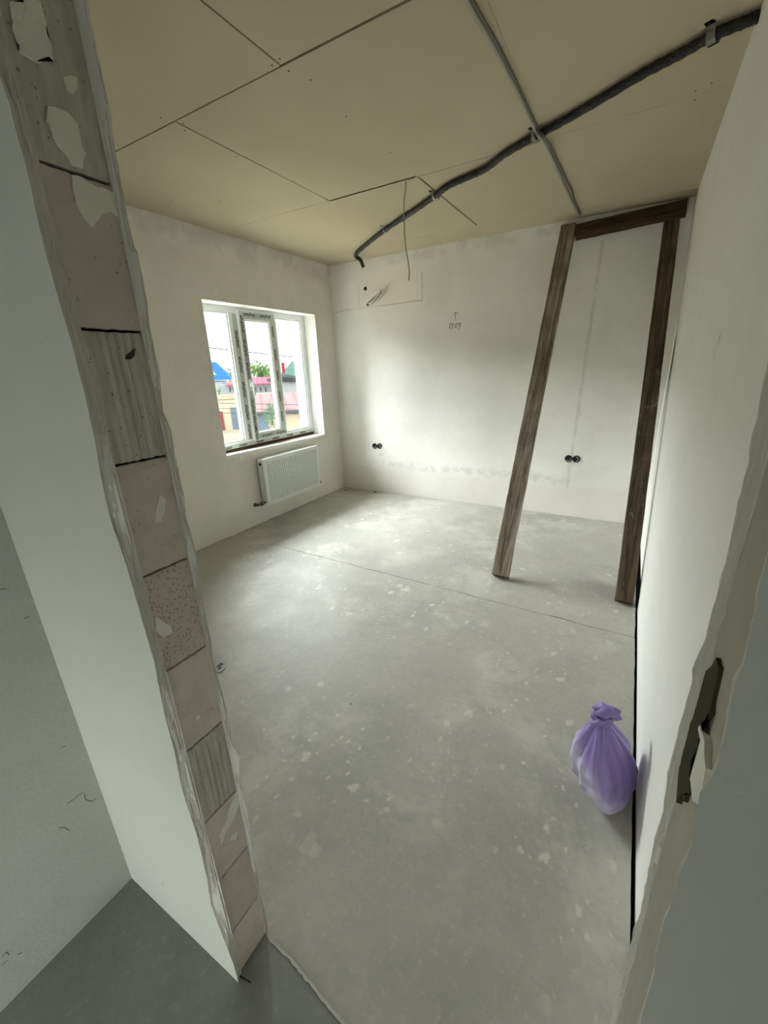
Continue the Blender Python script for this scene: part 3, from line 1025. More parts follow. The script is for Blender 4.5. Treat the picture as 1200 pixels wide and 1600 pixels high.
add_tube(bm, smooth_path([(0.062, RY1 + .04, RZ0 + .03), (0.045, RY1 + .062, RZ0 + .028), (0.024, RY1 + .068, RZ0 + .028), (0.006, RY1 + .068, RZ0 + .028)], 5), 0.011, 10)
tag(obj('valve', bm, MAT['brass'], rad), 'dull metal valve elbow into the wall')
for yy in (RY0 + .2, RY1 - .2): obj('wall_bracket', box(0.0035, RX0 + .002, yy - .02, yy + .02, RZ0 + .05, RZ1 - .05), MAT['strap'], rad)

# ------------------------------------------------------------------ leaning timber frame
frame_t = empty('timber_frame', (0, 0, 0))
tag(frame_t, 'dark old timber portal of two posts and crossbeam leaning on the back wall', 'timber')


def timber(name, a, b, width_dir, wid, nrm, thick, mat, seed, segs=44, notch=False, taper=(1, 1), label=None):
    """rough-sawn baulk: a,b = centre of front face at both ends; thickness goes behind the front face"""
    a, b = Vector(a), Vector(b)
    d = (b - a).normalized()
    L = (b - a).length
    wd = Vector(width_dir); wd = (wd - d * wd.dot(d)).normalized()
    nn = Vector(nrm); nn = (nn - d * nn.dot(d) - wd * nn.dot(wd)).normalized()
    bm = bmesh.new()
    c = 0.006
    sec = [(-.5, 0, c, 0), (-.5, 0, 0, -c)]
    ring_def = []
    hw, th = wid / 2, thick
    for (s, q) in ((-hw + c, 0), (-hw * .4, 0), (hw * .1, 0), (hw * .5, 0), (hw - c, 0), (hw, -c), (hw, -th * .5), (hw, -th + c), (hw - c, -th), (0, -th), (-hw + c, -th), (-hw, -th + c), (-hw, -th * .5), (-hw, -c)):
        ring_def.append((s, q))
    rings = []
    for i in range(segs + 1):
        t_ = i / segs
        p = a + d * L * t_
        k_ = taper[0] + (taper[1] - taper[0]) * t_
        ring = []
        for j, (s, q) in enumerate(ring_def):
            e = 0.0028 * mnoise.noise(Vector((t_ * L * 5, j * 1.7, seed))) + 0.0016 * mnoise.noise(Vector((t_ * L * 19, j * 3.1, seed + 4)))
            off = wd * (s * k_ + (e if abs(s) > hw * .7 else 0)) + nn * (q + (e if abs(s) < hw * .7 or q < -.01 else e * .5))
            endj = d * (0.004 * mnoise.noise(Vector((j * 2.3, seed, i))) if i in (0, segs) else 0)
            ring.append(bm.verts.new(p + off + endj))
        rings.append(ring)
    m_ = len(ring_def)
    for i in range(segs):
        for j in range(m_):
            bm.faces.new((rings[i][j], rings[i][(j + 1) % m_], rings[i + 1][(j + 1) % m_], rings[i + 1][j]))
    bm.faces.new(rings[0][::-1]); bm.faces.new(rings[-1])
    # local space: z along the baulk so that the grain follows it
    o = obj(name, bm, mat, frame_t)
    M4 = Matrix((( wd.x, nn.x, d.x, a.x), (wd.y, nn.y, d.y, a.y), (wd.z, nn.z, d.z, a.z), (0, 0, 0, 1)))
    o.data.transform(M4.inverted())
    o.matrix_local = M4
    if label: tag(o, label)
    return o


TH = 0.062
timber('post', (2.617, -1.688, 0.032), (2.622, -0.055, 2.662), (1, 0, 0), 0.122, (0, -.86, .5), TH, MAT['wood_grey'], 3, label='weathered grey brown post')
timber('post', (3.437, -1.688, 0.032), (3.384, -0.135, 2.535), (1, 0, 0), 0.106, (0, -.86, .5), TH, MAT['wood_dark'], 8, label='dark brown post dusted with plaster')
timber('crossbeam', (2.690, -0.085, 2.602), (3.468, -0.085, 2.637), (0, .5, .86), 0.112, (0, -.86, .5), 0.07, MAT['wood_beam'], 15, segs=16, label='dark brown crossbeam')

# ------------------------------------------------------------------ pipe bundle under the ceiling
path_px = [(556, 398), (575, 380), (605, 357), (640, 334), (680, 306), (700, 291), (735, 275), (760, 263), (790, 240), (838, 212), (900, 178), (1000, 118), (1060, 86), (1115, 55), (1165, 34), (1183, 25)]
RP = 0.0195
pp = [hit(*q, 2, H - 0.024) for q in path_px]
pp[-1] = hit(1183, 27, 2, H - 0.022)
end = pp[-1] + (pp[-1] - pp[-2]) * 0.6
end[0] = min(end[0], W + 0.015)
start = [Vector(hit(560, 412, 1, -0.03)), Vector(hit(557, 405, 1, -0.06))]
c_pts = [Vector((pp[0][0] - 0.005, -0.16, 2.585)), Vector((pp[0][0] - 0.012, -0.20, 2.645))] + [Vector(p) for p in pp] + [Vector(end)]
ctr = smooth_path(c_pts, 14)
bm = bmesh.new()
add_tube(bm, ctr, RP, 12, rfun=lambda i: RP * (0.97 + 0.05 * math.sin(i * 1.25) + 0.07 * mnoise.noise(Vector((i * 0.35, 2, 0)))))
pipe = obj('insulated_pipe', bm, MAT['insulation'], smooth=True)
tag(pipe, 'black wrapped pipe bundle running diagonally across the ceiling', 'pipe')


def strap(px, py, label, ang, r=0.029, w=0.022):
    p = hit(px, py, 2, H - 0.022)
    e = empty('pipe_strap', (p[0], p[1], H - 0.0225), ang)
    tag(e, label, 'strap', 'zinc straps holding the ceiling pipe')
    bm = bmesh.new()
    arc = [(r * math.cos(t_), r * math.sin(t_)) for t_ in [math.radians(a_) for a_ in range(0, -181, -20)]]
    prof_ = [(r + .030, .021), (r + .004, .021), (r, 0.008)] + arc + [(-r, 0.008), (-r - .004, .021), (-r - .030, .021)]
    rows = [[bm.verts.new((s_, y_, z_)) for (y_, z_) in prof_] for s_ in (-w / 2, w / 2)]
    for i in range(len(prof_) - 1):
        bm.faces.new((rows[0][i], rows[0][i + 1], rows[1][i + 1], rows[1][i]))
    bmesh.ops.solidify(bm, geom=bm.faces[:], thickness=0.0016)
    obj('band', bm, MAT['strap'], e)
    for s_ in (1, -1):
        bm = bmesh.new()
        bmesh.ops.create_uvsphere(bm, u_segments=8, v_segments=5, radius=0.006, matrix=Matrix.Translation((0, s_ * (r + .018), 0.019)) @ Matrix.Diagonal((1, 1, .5, 1)))
        obj('screw', bm, MAT['screw'], e)
    return e


ANG = math.radians(32)
strap(1115, 55, 'metal strap on the black ceiling pipe nearest the right wall', math.radians(-25), w=0.030)
strap(838, 212, 'metal strap where the black pipe crosses the grey cable', math.radians(-30))
strap(681, 306, 'metal strap on the pipe beside the short ceiling joint', math.radians(-32))
strap(603, 358, 'small metal strap nearest the back wall on the black pipe', math.radians(-36), w=0.014)

# grey cables along the ceiling
def cable(pts, r, name, label, mat, seed, group=None, sub=8, n=8):
    bm = bmesh.new()
    add_tube(bm, smooth_path(pts, sub), r, n)
    o = obj(name, bm, mat, smooth=True)
    return tag(o, label, 'cable', group)


Zc = H - 0.011
ca = [hit(*q, 2, Zc) for q in [(722, -12), (745, 28), (775, 80), (800, 128), (822, 172), (836, 202)]] + \
     [hit(843, 214, 2, H - 0.055), hit(851, 224, 2, H - 0.03)] + [hit(*q, 2, Zc) for q in [(862, 245), (872, 268), (882, 290), (893, 314), (903, 336)]]
cable(ca, 0.0085, 'ceiling_cable', 'pale grey cable along the ceiling, left of the two near the beam', MAT['wire_grey'], 1)
cb = [hit(*q, 2, Zc + .004) for q in [(731, -12), (753, 28), (782, 80), (806, 128), (827, 172), (840, 200)]] + \
     [hit(850, 213, 2, H - 0.052), hit(857, 224, 2, H - 0.03)] + [hit(*q, 2, Zc + .004) for q in [(868, 246), (877, 264), (886, 284), (893, 296), (897, 312), (907, 334)]]
cable(cb, 0.0055, 'ceiling_cable', 'thin dark cable along the ceiling, right of its grey neighbour', MAT['black_plastic'] if False else flat('dark_cable', (112, 110, 100), 0.5), 2)

# lamp wire hanging from the joint
lw_pts = [(1.811, -1.552, H + .004), (1.811, -1.552, 2.66), (1.798, -1.556, 2.58), (1.797, -1.556, 2.46), (1.803, -1.554, 2.34), (1.818, -1.55, 2.24), (1.826, -1.548, 2.17), (1.822, -1.55, 2.115)]
cable(lw_pts, 0.0042, 'hanging_wire', 'thin grey lamp wire hanging from a ceiling joint', MAT['wire_grey'], 3)

# ------------------------------------------------------------------ back wall fittings
hole = empty('wall_sleeve', (0, 0, 0))
tag(hole, 'small dark round hole in the back wall above the cable loop', 'hole')
p = hit(571, 451, 1, -0.001)
bm = bmesh.new()
add_tube(bm, [(p[0], -0.004, p[2]), (p[0], 0.0, p[2])], 0.021, 14)
obj('rim', bm, MAT['exposed'], hole)
bm = bmesh.new()
add_tube(bm, [(p[0] - .004, -0.0055, p[2] - .005), (p[0] - .004, -0.003, p[2] - .005)], 0.015, 12)
tag(obj('bore', bm, MAT['black_plastic'], hole), 'black bore')

coil = empty('cable_loop', (0, 0, 0))
tag(coil, 'loop of white and black cables sticking out of the back wall', 'cable')
p = Vector(hit(575, 475, 1, 0.0)); q = Vector(hit(594, 453, 1, -0.07))
for i, (off, mm, rr) in enumerate(((0.0, 'wire_white', .0065), (0.014, 'black_plastic', .006), (-0.013, 'wire_white', .0065), (0.025, 'wire_white', .005))):
    o_ = Vector((off * .8, -abs(off) * .3, -off * .5))
    dv = (q - p)
    side = Vector((0.018, -0.02, -0.03))
    L = [p + o_ * .3 + Vector((0, .01, 0)), p + o_ + Vector((0.01, -.03, .01)), p + dv * .45 + o_ + Vector((0.0, -.03, -.02 if i % 2 else .01)), q + o_ + Vector((-.008, 0, -.01)),
         q + o_ + Vector((.008, .0, -.02)), p + dv * .6 + side + o_, p + dv * .15 + side * .8 + o_ * .5 + Vector((0, .012, -.005))]
    bm = bmesh.new()
    add_tube(bm, smooth_path(L, 7), rr, 7)
    obj('strand', bm, MAT[mm], coil, smooth=True)
bm = bmesh.new()
add_tube(bm, [p + Vector((0, 0.004, 0)), p + Vector((0, -0.006, 0))], 0.022, 12)
tag(obj('sleeve', bm, MAT['black_plastic'], coil), 'black sleeve')


def socket_pair(c1, c2, label, tail):
    e = empty('socket_box', (0, 0, 0))
    tag(e, label, 'socket', 'open double socket boxes in the back wall')
    for i, c_ in enumerate((c1, c2)):
        p = hit(*c_, 1, -0.002)
        bm = bmesh.new()                            # ring lip
        n_ = 20
        R1, R2 = 0.036, 0.031
        rings = []
        for (r_, y_) in ((R1, 0.001), (R1, -.005), (R2, -.005), (R2, -0.0008)):
            rings.append([bm.verts.new((p[0] + r_ * math.cos(2 * math.pi * k_ / n_), y_, p[2] + r_ * math.sin(2 * math.pi * k_ / n_))) for k_ in range(n_)])
        for a_ in range(3):
            for k_ in range(n_):
                bm.faces.new((rings[a_][k_], rings[a_][(k_ + 1) % n_], rings[a_ + 1][(k_ + 1) % n_], rings[a_ + 1][k_]))
        bm.faces.new(rings[3])
        bx = obj('box', bm, MAT['black_plastic'], e)
        bm = bmesh.new()                            # stripped wire curl inside
        L = [Vector((p[0] + .024 * math.cos(t_) * (1 - i * .3), -.004 - .0015 * t_, p[2] + .022 * math.sin(t_))) for t_ in np.linspace(3.6 + i, 6.6 + i * 1.6, 9)]
        add_tube(bm, L, 0.0032, 6)
        tag(obj('wire', bm, MAT['wire_grey'], bx, smooth=True), 'grey wire end')
    a_, b_ = hit(*c1, 1, -.003), hit(*c2, 1, -.003)
    m_ = (a_ + b_) / 2
    obj('bridge', box(m_[0] - .012, m_[0] + .012, -.003, .001, m_[2] - .014, m_[2] + .006), MAT['black_plastic'], e)
    if tail:
        bm = bmesh.new()
        add_tube(bm, smooth_path([hit(596, 698, 1, -.012), hit(597, 701, 1, -.03), hit(594, 706, 1, -.02), hit(590.5, 709, 1, -.012), hit(591, 712, 1, -.012), hit(592, 714, 1, -.01)], 6), 0.0035, 6)
        tag(obj('loose_wire', bm, MAT['wire_white'], e, smooth=True), 'white loose wire')
    return e


socket_pair((585.5, 697), (593.2, 697), 'black double socket box with a dangling wire near the left corner', True)
socket_pair((888.3, 716.6), (900.6, 717.3), 'black double socket box on the back wall between the timber posts', False)

# plaster crumbs by the back wall
for i, q in enumerate([(866, 806), (870, 810), (877, 803), (881, 812), (873, 806), (885, 809), (860, 803), (869, 801)]):
    p = hit(*q, 2, 0.0)
    bm = bmesh.new()
    r_ = random.uniform(.006, .014)
    bmesh.ops.create_icosphere(bm, subdivisions=1, radius=r_, matrix=Matrix.Translation((p[0], p[1], r_ * .35)) @ Matrix.Diagonal((1, .8, .5, 1)))
    for v in bm.verts: v.co += mnoise.noise_vector(v.co * 80) * r_ * .25
    tag(obj('plaster_crumb', bm, MAT['crumb']), 'small white plaster crumb on the floor by the back wall', 'rubble', 'plaster crumbs by the back wall')
for q, lb in (((540, 766), 'dark crumb of rubble in the far left floor corner'), ((586, 769), 'dark crumb of rubble along the back wall right of the corner')):
    p = hit(*q, 2, 0.0)
    bm = bmesh.new()
    bmesh.ops.create_icosphere(bm, subdivisions=1, radius=.016, matrix=Matrix.Translation((p[0] + .01, p[1] - .012, .006)) @ Matrix.Diagonal((1, .8, .5, 1)))
    for v in bm.verts: v.co += mnoise.noise_vector(v.co * 80) * .004
    tag(obj('rubble_crumb', bm, MAT['dark']), lb, 'rubble')

# grey scrap with a black slot behind the jamb
sc_ = empty('plastic_scrap', (0, 0, 0))
tag(sc_, 'grey flat scrap with black slot on the floor behind the block jamb', 'scrap')
P = [Vector(hit(*q, 2, 0.004)) for q in ((322, 1012), (333, 1018), (346, 1026), (353, 1033), (352, 1044), (344, 1050), (334, 1050), (318, 1040))]
bm = bmesh.new()
add_prism(bm, P, (0, 0, -0.004))
obj('sheet', bm, MAT['scrap'], sc_)
P = [Vector(hit(*q, 2, 0.006)) for q in ((338.5, 1041), (345, 1035.2), (349.5, 1037.2), (344.5, 1040.3), (345, 1043.5), (341.5, 1045))]
bm = bmesh.new()
add_prism(bm, P, (0, 0, -0.003))
tag(obj('slot', bm, MAT['black_plastic'], sc_), 'black L-shaped slot')

# black sliver at the foot of the jamb
P0, P1 = Vector(hit(368, 1522, 2, .004)), Vector(hit(392, 1536, 2, .004))
bm = bmesh.new()
add_tube(bm, ragged([P0, P1], .008, .0008, 31), 0.0032, 6, rfun=lambda i: 0.0036 - 0.0003 * i)
tag(obj('plastic_sliver', bm, MAT['black_plastic']), 'thin black plastic sliver on the floor at the foot of the block jamb', 'scrap')

# ------------------------------------------------------------------ purple bag
bag = empty('garbage_bag', (3.412, -3.105, 0.0))
tag(bag, 'knotted purple plastic bag slumped on the floor against the right wall', 'bag')
k = M('purple_film', 0.38, 0.45)
x_, y_, z_ = k.sep(k.wobble(0.04, 14, 3))
lilac = k.step(k.math('ADD', z_, k.math('MULTIPLY', x_, 0.7)), 0.17, 0.07)
col = k.mix(lilac, lin(144, 126, 190), lin(196, 190, 216))
col = k.mix(k.math('MULTIPLY', k.step(k.noise(11, 4, 0.6), 0.45, 0.7), 0.35), col, lin(122, 104, 172))
k.color(col)
k.bump(k.noise(34, 5, 0.6, dist=0.8), 0.3, 0.008)
MAT['bag'] = k.m
bm = bmesh.new()
NT, NA = 60, 140
ZTOP = 0.315
profile = [(0.0, 0.055), (0.010, 0.080), (0.03, 0.098), (0.06, 0.108), (0.10, 0.112), (0.14, 0.110), (0.18, 0.099), (0.215, 0.082), (0.245, 0.063), (0.27, 0.046), (0.295, 0.029), (0.315, 0.019)]


def bag_r(zv): return float(np.interp(zv, [p_[0] for p_ in profile], [p_[1] for p_ in profile]))


rings = []
FRONT = math.atan2(-1.0, 0.12)
for i in range(NT + 1):
    t_ = i / NT
    z = ZTOP * t_
    r0 = bag_r(z)
    ring = []
    for j in range(NA):
        a_ = 2 * math.pi * j / NA
        ca_, sa_ = math.cos(a_), math.sin(a_)
        point = max(0.0, math.cos(a_ - FRONT)) ** 5 * 0.42 * (1 - t_) ** 0.7
        left = max(0.0, -ca_) * 0.10 * math.sin(min(1, t_ * 1.6) * math.pi)
        pl = t_ ** 1.4
        fold = (0.10 * math.cos(5 * a_ + 0.6 + 1.4 * t_) + 0.08 * math.cos(9 * a_ + 1.3 - 2 * t_) + 0.06 * math.cos(15 * a_ + 2.1)) * (0.06 + 1.0 * pl)
        ridge = 0.10 * (1 - abs(math.sin(6.5 * a_ + 2.2 * t_ + 1.0))) ** 3 * pl
        crump = 0.0
        side = 0.35 + 0.65 * max(0.0, -math.cos(a_ - 0.6))          # slack, crumpled left flank
        if t_ < 0.72:
            v_ = Vector((ca_ * 2.4, sa_ * 2.4, z * 20))
            rid = 1 - abs(mnoise.noise(v_ * 1.0 + Vector((3, 1, 7)))) * 2.2
            crump = (0.08 * mnoise.noise(v_) + 0.17 * (rid - 0.4)) * (1 - t_ / 0.72) ** 0.6 * min(1, t_ * 7) * side
        r = r0 * (1 + fold + ridge + crump + point + left)
        lx, ly = -0.046 * t_ ** 1.2, -0.030 * t_ ** 1.2
        px_ = min(r * 0.92 * ca_ + lx, W - 0.003 - bag.location.x)
        py_ = r * 1.12 * sa_ + ly
        ring.append(bm.verts.new((px_, py_, z)))
    rings.append(ring)
for i in range(NT):
    for j in range(NA):
        bm.faces.new((rings[i][j], rings[i][(j + 1) % NA], rings[i + 1][(j + 1) % NA], rings[i + 1][j]))
bm.faces.new(rings[0][::-1])
bm.faces.new(rings[-1])
obj('sack', bm, MAT['bag'], bag, smooth=True)
# knot: twisted bands and a crumpled tuft
bm = bmesh.new()
K0 = Vector((-0.046, -0.030, 0.316))
L = [K0 + Vector((0.024 * math.cos(t_), 0.021 * math.sin(t_), 0.007 * math.sin(2 * t_ + .5))) for t_ in np.linspace(0, 2 * math.pi, 26)]
add_tube(bm, L, 0.011, 10, rfun=lambda i: 0.011 + 0.004 * math.sin(i * 1.9))
L = [K0 + Vector((-.030, -.022, -.020)), K0 + Vector((-.018, -.034, .000)), K0 + Vector((.004, -.034, .014)), K0 + Vector((.026, -.02, .020)), K0 + Vector((.030, .0, .010))]
add_tube(bm, smooth_path(L, 6), 0.010, 8, rfun=lambda i: 0.006 + 0.004 * abs(math.sin(i * .5)))
obj('knot', bm, MAT['bag'], bag, smooth=True)
bm = bmesh.new()
NR = 40
rings = []
for i in range(17):
    t_ = i / 16
    ring = []
    rr = 0.015 + 0.024 * math.sin(min(1, t_ * 1.1) * math.pi * .70)
    if t_ > .7: rr *= 1 - ((t_ - .7) / .3) ** 2 * .75
    for j in range(NR):
        a_ = 2 * math.pi * j / NR
        wr_ = 0.20 * math.cos(4 * a_ + 4 * t_) + 0.14 * math.cos(7 * a_ + 1 - 5 * t_) + 0.25 * mnoise.noise(Vector((math.cos(a_) * 2, math.sin(a_) * 2, t_ * 5)))
        r = rr * (1 + wr_)
        ring.append(bm.verts.new((K0.x + .004 + .018 * t_ + r * math.cos(a_), K0.y + 0.006 + r * .8 * math.sin(a_), K0.z + 0.002 + 0.050 * t_)))
    rings.append(ring)
for i in range(16):
    for j in range(NR):
        bm.faces.new((rings[i][j], rings[i][(j + 1) % NR], rings[i + 1][(j + 1) % NR], rings[i + 1][j]))
bm.faces.new(rings[-1])
obj('tuft', bm, MAT['bag'], bag, smooth=True)

# ------------------------------------------------------------------ outdoors, seen through the window
GZ = -3.0
d0 = ray(400, 600); d0 = Vector((d0[0], d0[1], 0)).normalized()
AZ = math.atan2(d0.y, d0.x) - math.pi / 2           # local +y = away from the camera, +x = to the right
E0 = Vector((d0.y, -d0.x, 0))


def ext(px, py, dist):
    """pixel measured in the photograph -> (u, z) on a vertical plane at that real distance"""
    r = Vector(ray(px, py))
    t_ = dist / (r.x * d0.x + r.y * d0.y)
    p = Vector(CAM) + r * t_
    c = Vector(CAM) + d0 * dist
    return (p - c).dot(E0), p.z


def yard(name, dist, label, cat, group=None):
    e = empty(name, (CAM[0] + d0.x * dist, CAM[1] + d0.y * dist, 0), AZ)
    return tag(e, label, cat, group)


k = M('sandy_ground', 0.95, 0.1)
c0 = k.mix(k.step(k.noise(0.35, 6, 0.65), 0.35, 0.65), lin(196, 184, 162), lin(220, 211, 192))
c0 = k.mix(k.math('MULTIPLY', k.step(k.noise(0.22, 5, 0.6), 0.56, 0.64), 0.7), c0, lin(128, 142, 96))
k.color(c0)
bm = bmesh.new()
add_box(bm, -140, -0.6, -60, 120, GZ - 0.3, GZ)
struct('ground', bm, k.m, 'pale sandy yard with patches of grass')


def sheet(name, rgb, per, rough=0.6, axis=0):
    k = M(name, rough, 0.3)
    c = lin(*rgb)
    x, y, z = k.sep()
    w_ = k.math('SINE', k.math('MULTIPLY', (x, y, z)[axis], 2 * math.pi / per))
    k.color(k.mix(k.step(w_, 0.6, 0.95), c, tuple(v * .72 for v in c[:3]) + (1,)))
    return k.m


MX = {
    'cream': flat('cream_render', (232, 220, 196), 0.9, 0.1), 'coping': flat('coping', (236, 230, 196), 0.8),
    'red_door': flat('red_door', (160, 82, 84), 0.6), 'gate': flat('blue_grey_gate', (128, 146, 166), 0.6),
    'pink_roof': sheet('salmon_roof_sheet', (216, 160, 158), 0.9), 'red_roof': sheet('red_roof_sheet', (212, 116, 142), 0.7),
    'blue_roof': sheet('blue_roof_sheet', (32, 124, 206), 0.55, axis=2), 'green_roof': sheet('green_roof_sheet', (104, 146, 132), 0.6, axis=2),
    'grey_wall': flat('grey_render', (186, 190, 196), 0.9, 0.1), 'white_wall': flat('white_render', (226, 228, 226), 0.9, 0.1),
    'chimney': flat('red_brick', (186, 76, 70), 0.9), 'slate': flat('slate_edge', (98, 102, 110), 0.8), 'pane': flat('far_pane', (96, 112, 124), 0.2),
    'leaf': flat('leaf_green', (128, 168, 92), 0.7, 0.2, var=0.35, nscale=1.5), 'leaf2': flat('leaf_bluegreen', (122, 160, 132), 0.7, 0.2, var=0.35, nscale=2),
    'bark': flat('bark', (96, 82, 66), 0.9), 'line': flat('line_wire', (96, 98, 98), 0.7),
}


def front(e, dist, px0, px1, py0, py1, name, mat, depth=0.15, y=0.0, parent=None, zmin=None, label=None):
    pm = py0 + 25 if zmin is not None else (py0 + py1) / 2
    z1 = ext((px0 + px1) / 2, py0, dist)[1]; z0 = ext((px0 + px1) / 2, py1, dist)[1]
    u0 = ext(px0, pm, dist)[0]; u1 = ext(px1, pm, dist)[0]
    if zmin is not None: z0 = zmin
    o = obj(name, box(u0, u1, y, y + depth, z0, z1), mat, parent or e)
    if label: tag(o, label)
    return o


# garage row with a red door and a blue-grey gate
g = yard('garage', 39, 'cream garage with red door and blue grey gate across the yard', 'garage')
front(g, 39, 300, 428, 618, 0, 'wall', MX['cream'], 0.3, zmin=GZ)
front(g, 39, 300, 428, 626, 0, 'rear', MX['cream'], 4.6, y=.3, zmin=GZ)
front(g, 39, 299, 429, 616.2, 618, 'coping', MX['coping'], .5, y=-.1)
front(g, 39, 300, 420, 623.4, 624.0, 'ledge', MX['slate'], .06, y=-.06)
front(g, 39, 341, 351.5, 643, 0, 'door', MX['red_door'], .12, y=-.1, zmin=GZ)
front(g, 39, 363, 393, 636, 0, 'gate', MX['gate'], .12, y=-.1, zmin=GZ)
# lower garage with a salmon roof
g = yard('garage', 33, 'low garage under a salmon pink sheet roof, right of the cream one', 'garage')
front(g, 33, 396, 520, 645, 0, 'wall', MX['cream'], 4.4, zmin=GZ)
front(g, 33, 400, 419, 640, 0, 'gate', MX['gate'], .12, y=-.12, zmin=GZ)
u0, z0 = ext(394, 640, 33); u1, _ = ext(520, 640, 33)
_, zr = ext(440, 613.5, 38)
bm = bmesh.new()
zf = ext(440, 640, 33)[1]
add_prism(bm, [Vector((u0, -.5, zf)), Vector((u1, -.5, zf)), Vector((u1 + 1, 4.8, zr)), Vector((u0, 4.8, zr))], (0, 0, -.10))
obj('roof', bm, MX['pink_roof'], g)
bm = bmesh.new()
add_box(bm, u0, u1, -.52, -.46, zf - .32, zf - .06)
obj('fascia', bm, MX['slate'], g)
# grey gabled house
g = yard('house', 50, 'grey rendered house with a shallow gable behind the salmon roof', 'house')
ua, _ = ext(425, 600, 50); ub, _ = ext(500, 600, 50); uc, zc = ext(446, 589.5, 50); _, ze = ext(478, 598, 50); _, zl = ext(425, 596, 50)
bm = bmesh.new()
add_prism(bm, [Vector((ua, 0, GZ)), Vector((ub, 0, GZ)), Vector((ub, 0, ze)), Vector((uc, 0, zc)), Vector((ua, 0, zl))], (0, 5, 0))
obj('wall', bm, MX['grey_wall'], g)
bm = bmesh.new()
add_prism(bm, [Vector((uc, -.4, zc + .02)), Vector((ub + .5, -.4, ze - .1)), Vector((ub + .5, -.4, ze + .2)), Vector((uc, -.4, zc + .3)), Vector((ua - .4, -.4, zl + .25)), Vector((ua - .4, -.4, zl))], (0, 5.6, 0))
obj('roof', bm, MX['slate'], g)
# red roofed house
g = yard('house', 57, 'low grey house with a red sheet roof in front of the trees', 'house')
front(g, 57, 345, 428, 600.5, 0, 'wall', MX['grey_wall'], 4, zmin=GZ)
u0, zf = ext(352, 601.5, 57); u1, _ = ext(430, 601.5, 57); uu0, zr = ext(364, 591, 60); uu1, _ = ext(423, 591, 60)
bm = bmesh.new()
add_prism(bm, [Vector((u0, -.6, zf)), Vector((u1, -.6, zf)), Vector((uu1, 4, zr)), Vector((uu0, 4, zr))], (0, .05, -.15))
obj('roof', bm, MX['red_roof'], g)
for a_ in (358, 364, 370, 398, 406, 414): front(g, 57, a_, a_ + 2.6, 605, 612, 'window', MX['pane'], .1, y=-.06)
# blue roofed house
g = yard('house', 66, 'white house under a tall bright blue hipped roof at the window left', 'house')
front(g, 66, 285, 352, 597, 0, 'wall', MX['white_wall'], 10, zmin=GZ)
ul, zb = ext(270, 597, 66); ur, _ = ext(363, 597, 66); a0, zt = ext(318, 566, 71); a1, _ = ext(337, 566, 71)
bm = bmesh.new()
V = [bm.verts.new(v) for v in ((ul, -.8, zb), (ur, -.8, zb), (ur, 11, zb), (ul, 11, zb), (a0, 5, zt), (a1, 5, zt))]
for f_ in ((0, 1, 5, 4), (1, 2, 5), (2, 3, 4, 5), (3, 0, 4), (3, 2, 1, 0)): bm.faces.new([V[i] for i in f_])
obj('roof', bm, MX['blue_roof'], g)
u_, z_ = ext(333.5, 586, 66.6)
bm = bmesh.new()
add_prism(bm, [Vector((u_ - .7, .9, z_ - .35)), Vector((u_ + .9, .9, z_ - .35)), Vector((u_ - .1, .9, z_ + .5)), Vector((u_ - .7, .9, z_ + .5))], (0, 1.2, 0.0))
tag(obj('dormer', bm, MX['white_wall'], g), 'white dormer')
# green roofed house
g = yard('house', 66, 'house with a grey green pitched roof and a red chimney', 'house')
front(g, 66, 444, 520, 586, 0, 'wall', MX['white_wall'], 9, zmin=GZ)
ul, zb = ext(441, 588, 66); ur, _ = ext(530, 588, 66); a0, zt = ext(456, 564.5, 70); a1, _ = ext(520, 563, 70)
bm = bmesh.new()
V = [bm.verts.new(v) for v in ((ul, -.6, zb), (ur, -.6, zb), (ur, 10, zb), (ul, 10, zb), (a0, 4.5, zt), (a1, 4.5, zt))]
for f_ in ((0, 1, 5, 4), (1, 2, 5), (2, 3, 4, 5), (3, 0, 4), (3, 2, 1, 0)): bm.faces.new([V[i] for i in f_])
obj('roof', bm, MX['green_roof'], g)
front(g, 67, 440.5, 445.2, 566.5, 584, 'chimney', MX['chimney'], .6, y=1.2)


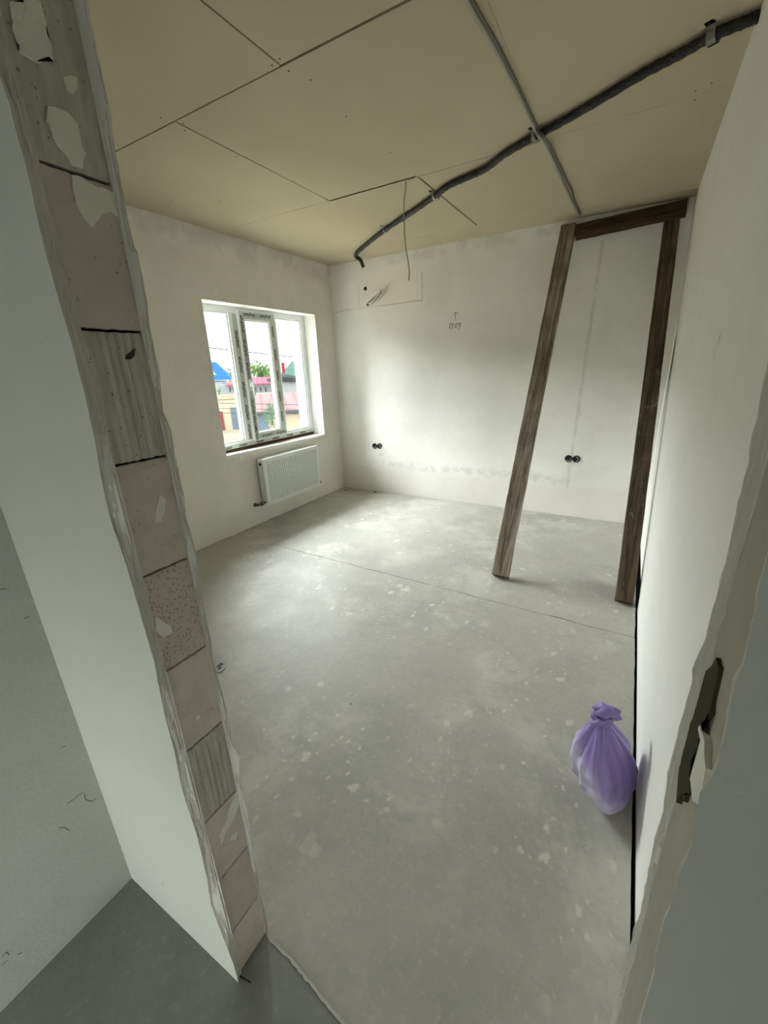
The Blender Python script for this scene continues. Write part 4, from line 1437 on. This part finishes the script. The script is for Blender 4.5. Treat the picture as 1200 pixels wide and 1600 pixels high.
def tree(name, dist, px, py_top, py_bot, half_px, label, cat, mat, seed, group=None, nleaf=900, base=GZ):
    g = yard(name, dist, label, cat, group)
    rnd = random.Random(seed)
    u, zt = ext(px, py_top, dist); _, zb = ext(px, py_bot, dist)
    ue, _ = ext(px + half_px, py_top, dist)
    hw = abs(ue - u)
    hz = (zt - zb) / 2
    zc_ = (zt + zb) / 2
    blobs = [(rnd.gauss(0, .38) * hw, rnd.gauss(0, .38) * hw, rnd.uniform(-.55, .6) * hz, rnd.uniform(.35, .6)) for _ in range(9)]
    bm = bmesh.new()
    for i in range(nleaf):
        b_ = rnd.choice(blobs)
        v = Vector((rnd.gauss(0, 1), rnd.gauss(0, 1), rnd.gauss(0, 1))).normalized() * (rnd.random() ** .4)
        c_ = Vector((u + b_[0] + v.x * hw * b_[3], b_[1] + v.y * hw * b_[3], zc_ + b_[2] + v.z * hz * b_[3]))
        s_ = rnd.uniform(.5, 1.1) * hw * .13
        a_ = Vector((rnd.gauss(0, 1), rnd.gauss(0, 1), rnd.gauss(0, 1))).normalized()
        b2 = a_.orthogonal().normalized()
        c2 = a_.cross(b2)
        bm.faces.new([bm.verts.new(c_ + w_) for w_ in (b2 * s_, c2 * s_ * .6, -b2 * s_, -c2 * s_ * .6)])
    tag(obj('foliage', bm, mat, g), kind='stuff')
    bm = bmesh.new()
    add_tube(bm, [(u, 0, base), (u + .1, 0, (base + zc_) / 2), (u, 0, zc_ + hz * .4)], hw * .05, 7, rfun=lambda i: hw * (.07 - .02 * i))
    for k_ in range(4):
        b_ = blobs[k_]
        add_tube(bm, [(u, 0, zc_ - hz * .5), (u + b_[0] * .8, b_[1] * .8, zc_ + b_[2] * .8)], hw * .02, 5)
    obj('trunk', bm, MX['bark'], g)


tree('tree', 86, 362, 566, 606, 13, 'green tree between the blue roof and the red roof', 'tree', MX['leaf'], 1)
tree('tree', 84, 405, 558, 606, 20, 'broad leafy green tree behind the middle pane', 'tree', MX['leaf'], 2)
tree('shrub', 29, 421, 626, 678, 13, 'blue green shrub in front of the low garage gate', 'shrub', MX['leaf2'], 3, nleaf=700)
tree('shrub', 29, 472, 640, 668, 11, 'blue green shrub at the right edge of the window', 'shrub', MX['leaf2'], 4, nleaf=500)
tree('shrub', 46, 341, 603, 624, 6, 'small light green bush over the cream garage', 'shrub', MX['leaf'], 5, nleaf=300)
for i, (d_, A, B, r_, lb) in enumerate(((24, (250, 535), (540, 567), .024, 'overhead power line crossing the sky above the roofs'),
                                        (26, (250, 628), (540, 634), .02, 'upper of three thin wires in front of the garages'),
                                        (26, (250, 637), (540, 641), .015, 'middle of three thin wires in front of the garages'),
                                        (26, (250, 644), (540, 648), .018, 'lowest of three thin wires in front of the garages'))):
    e = yard('power_line', d_, lb, 'wire')
    u0, z0 = ext(*A, d_); u1, z1 = ext(*B, d_)
    bm = bmesh.new()
    P0, P1 = Vector((u0, 0, z0)), Vector((u1, 0, z1))
    P0, P1 = P0 - (P1 - P0) * 1.2, P1 + (P1 - P0) * 1.2
    add_tube(bm, [P0, P1], r_, 6)
    obj('conductor', bm, MX['line'], e)
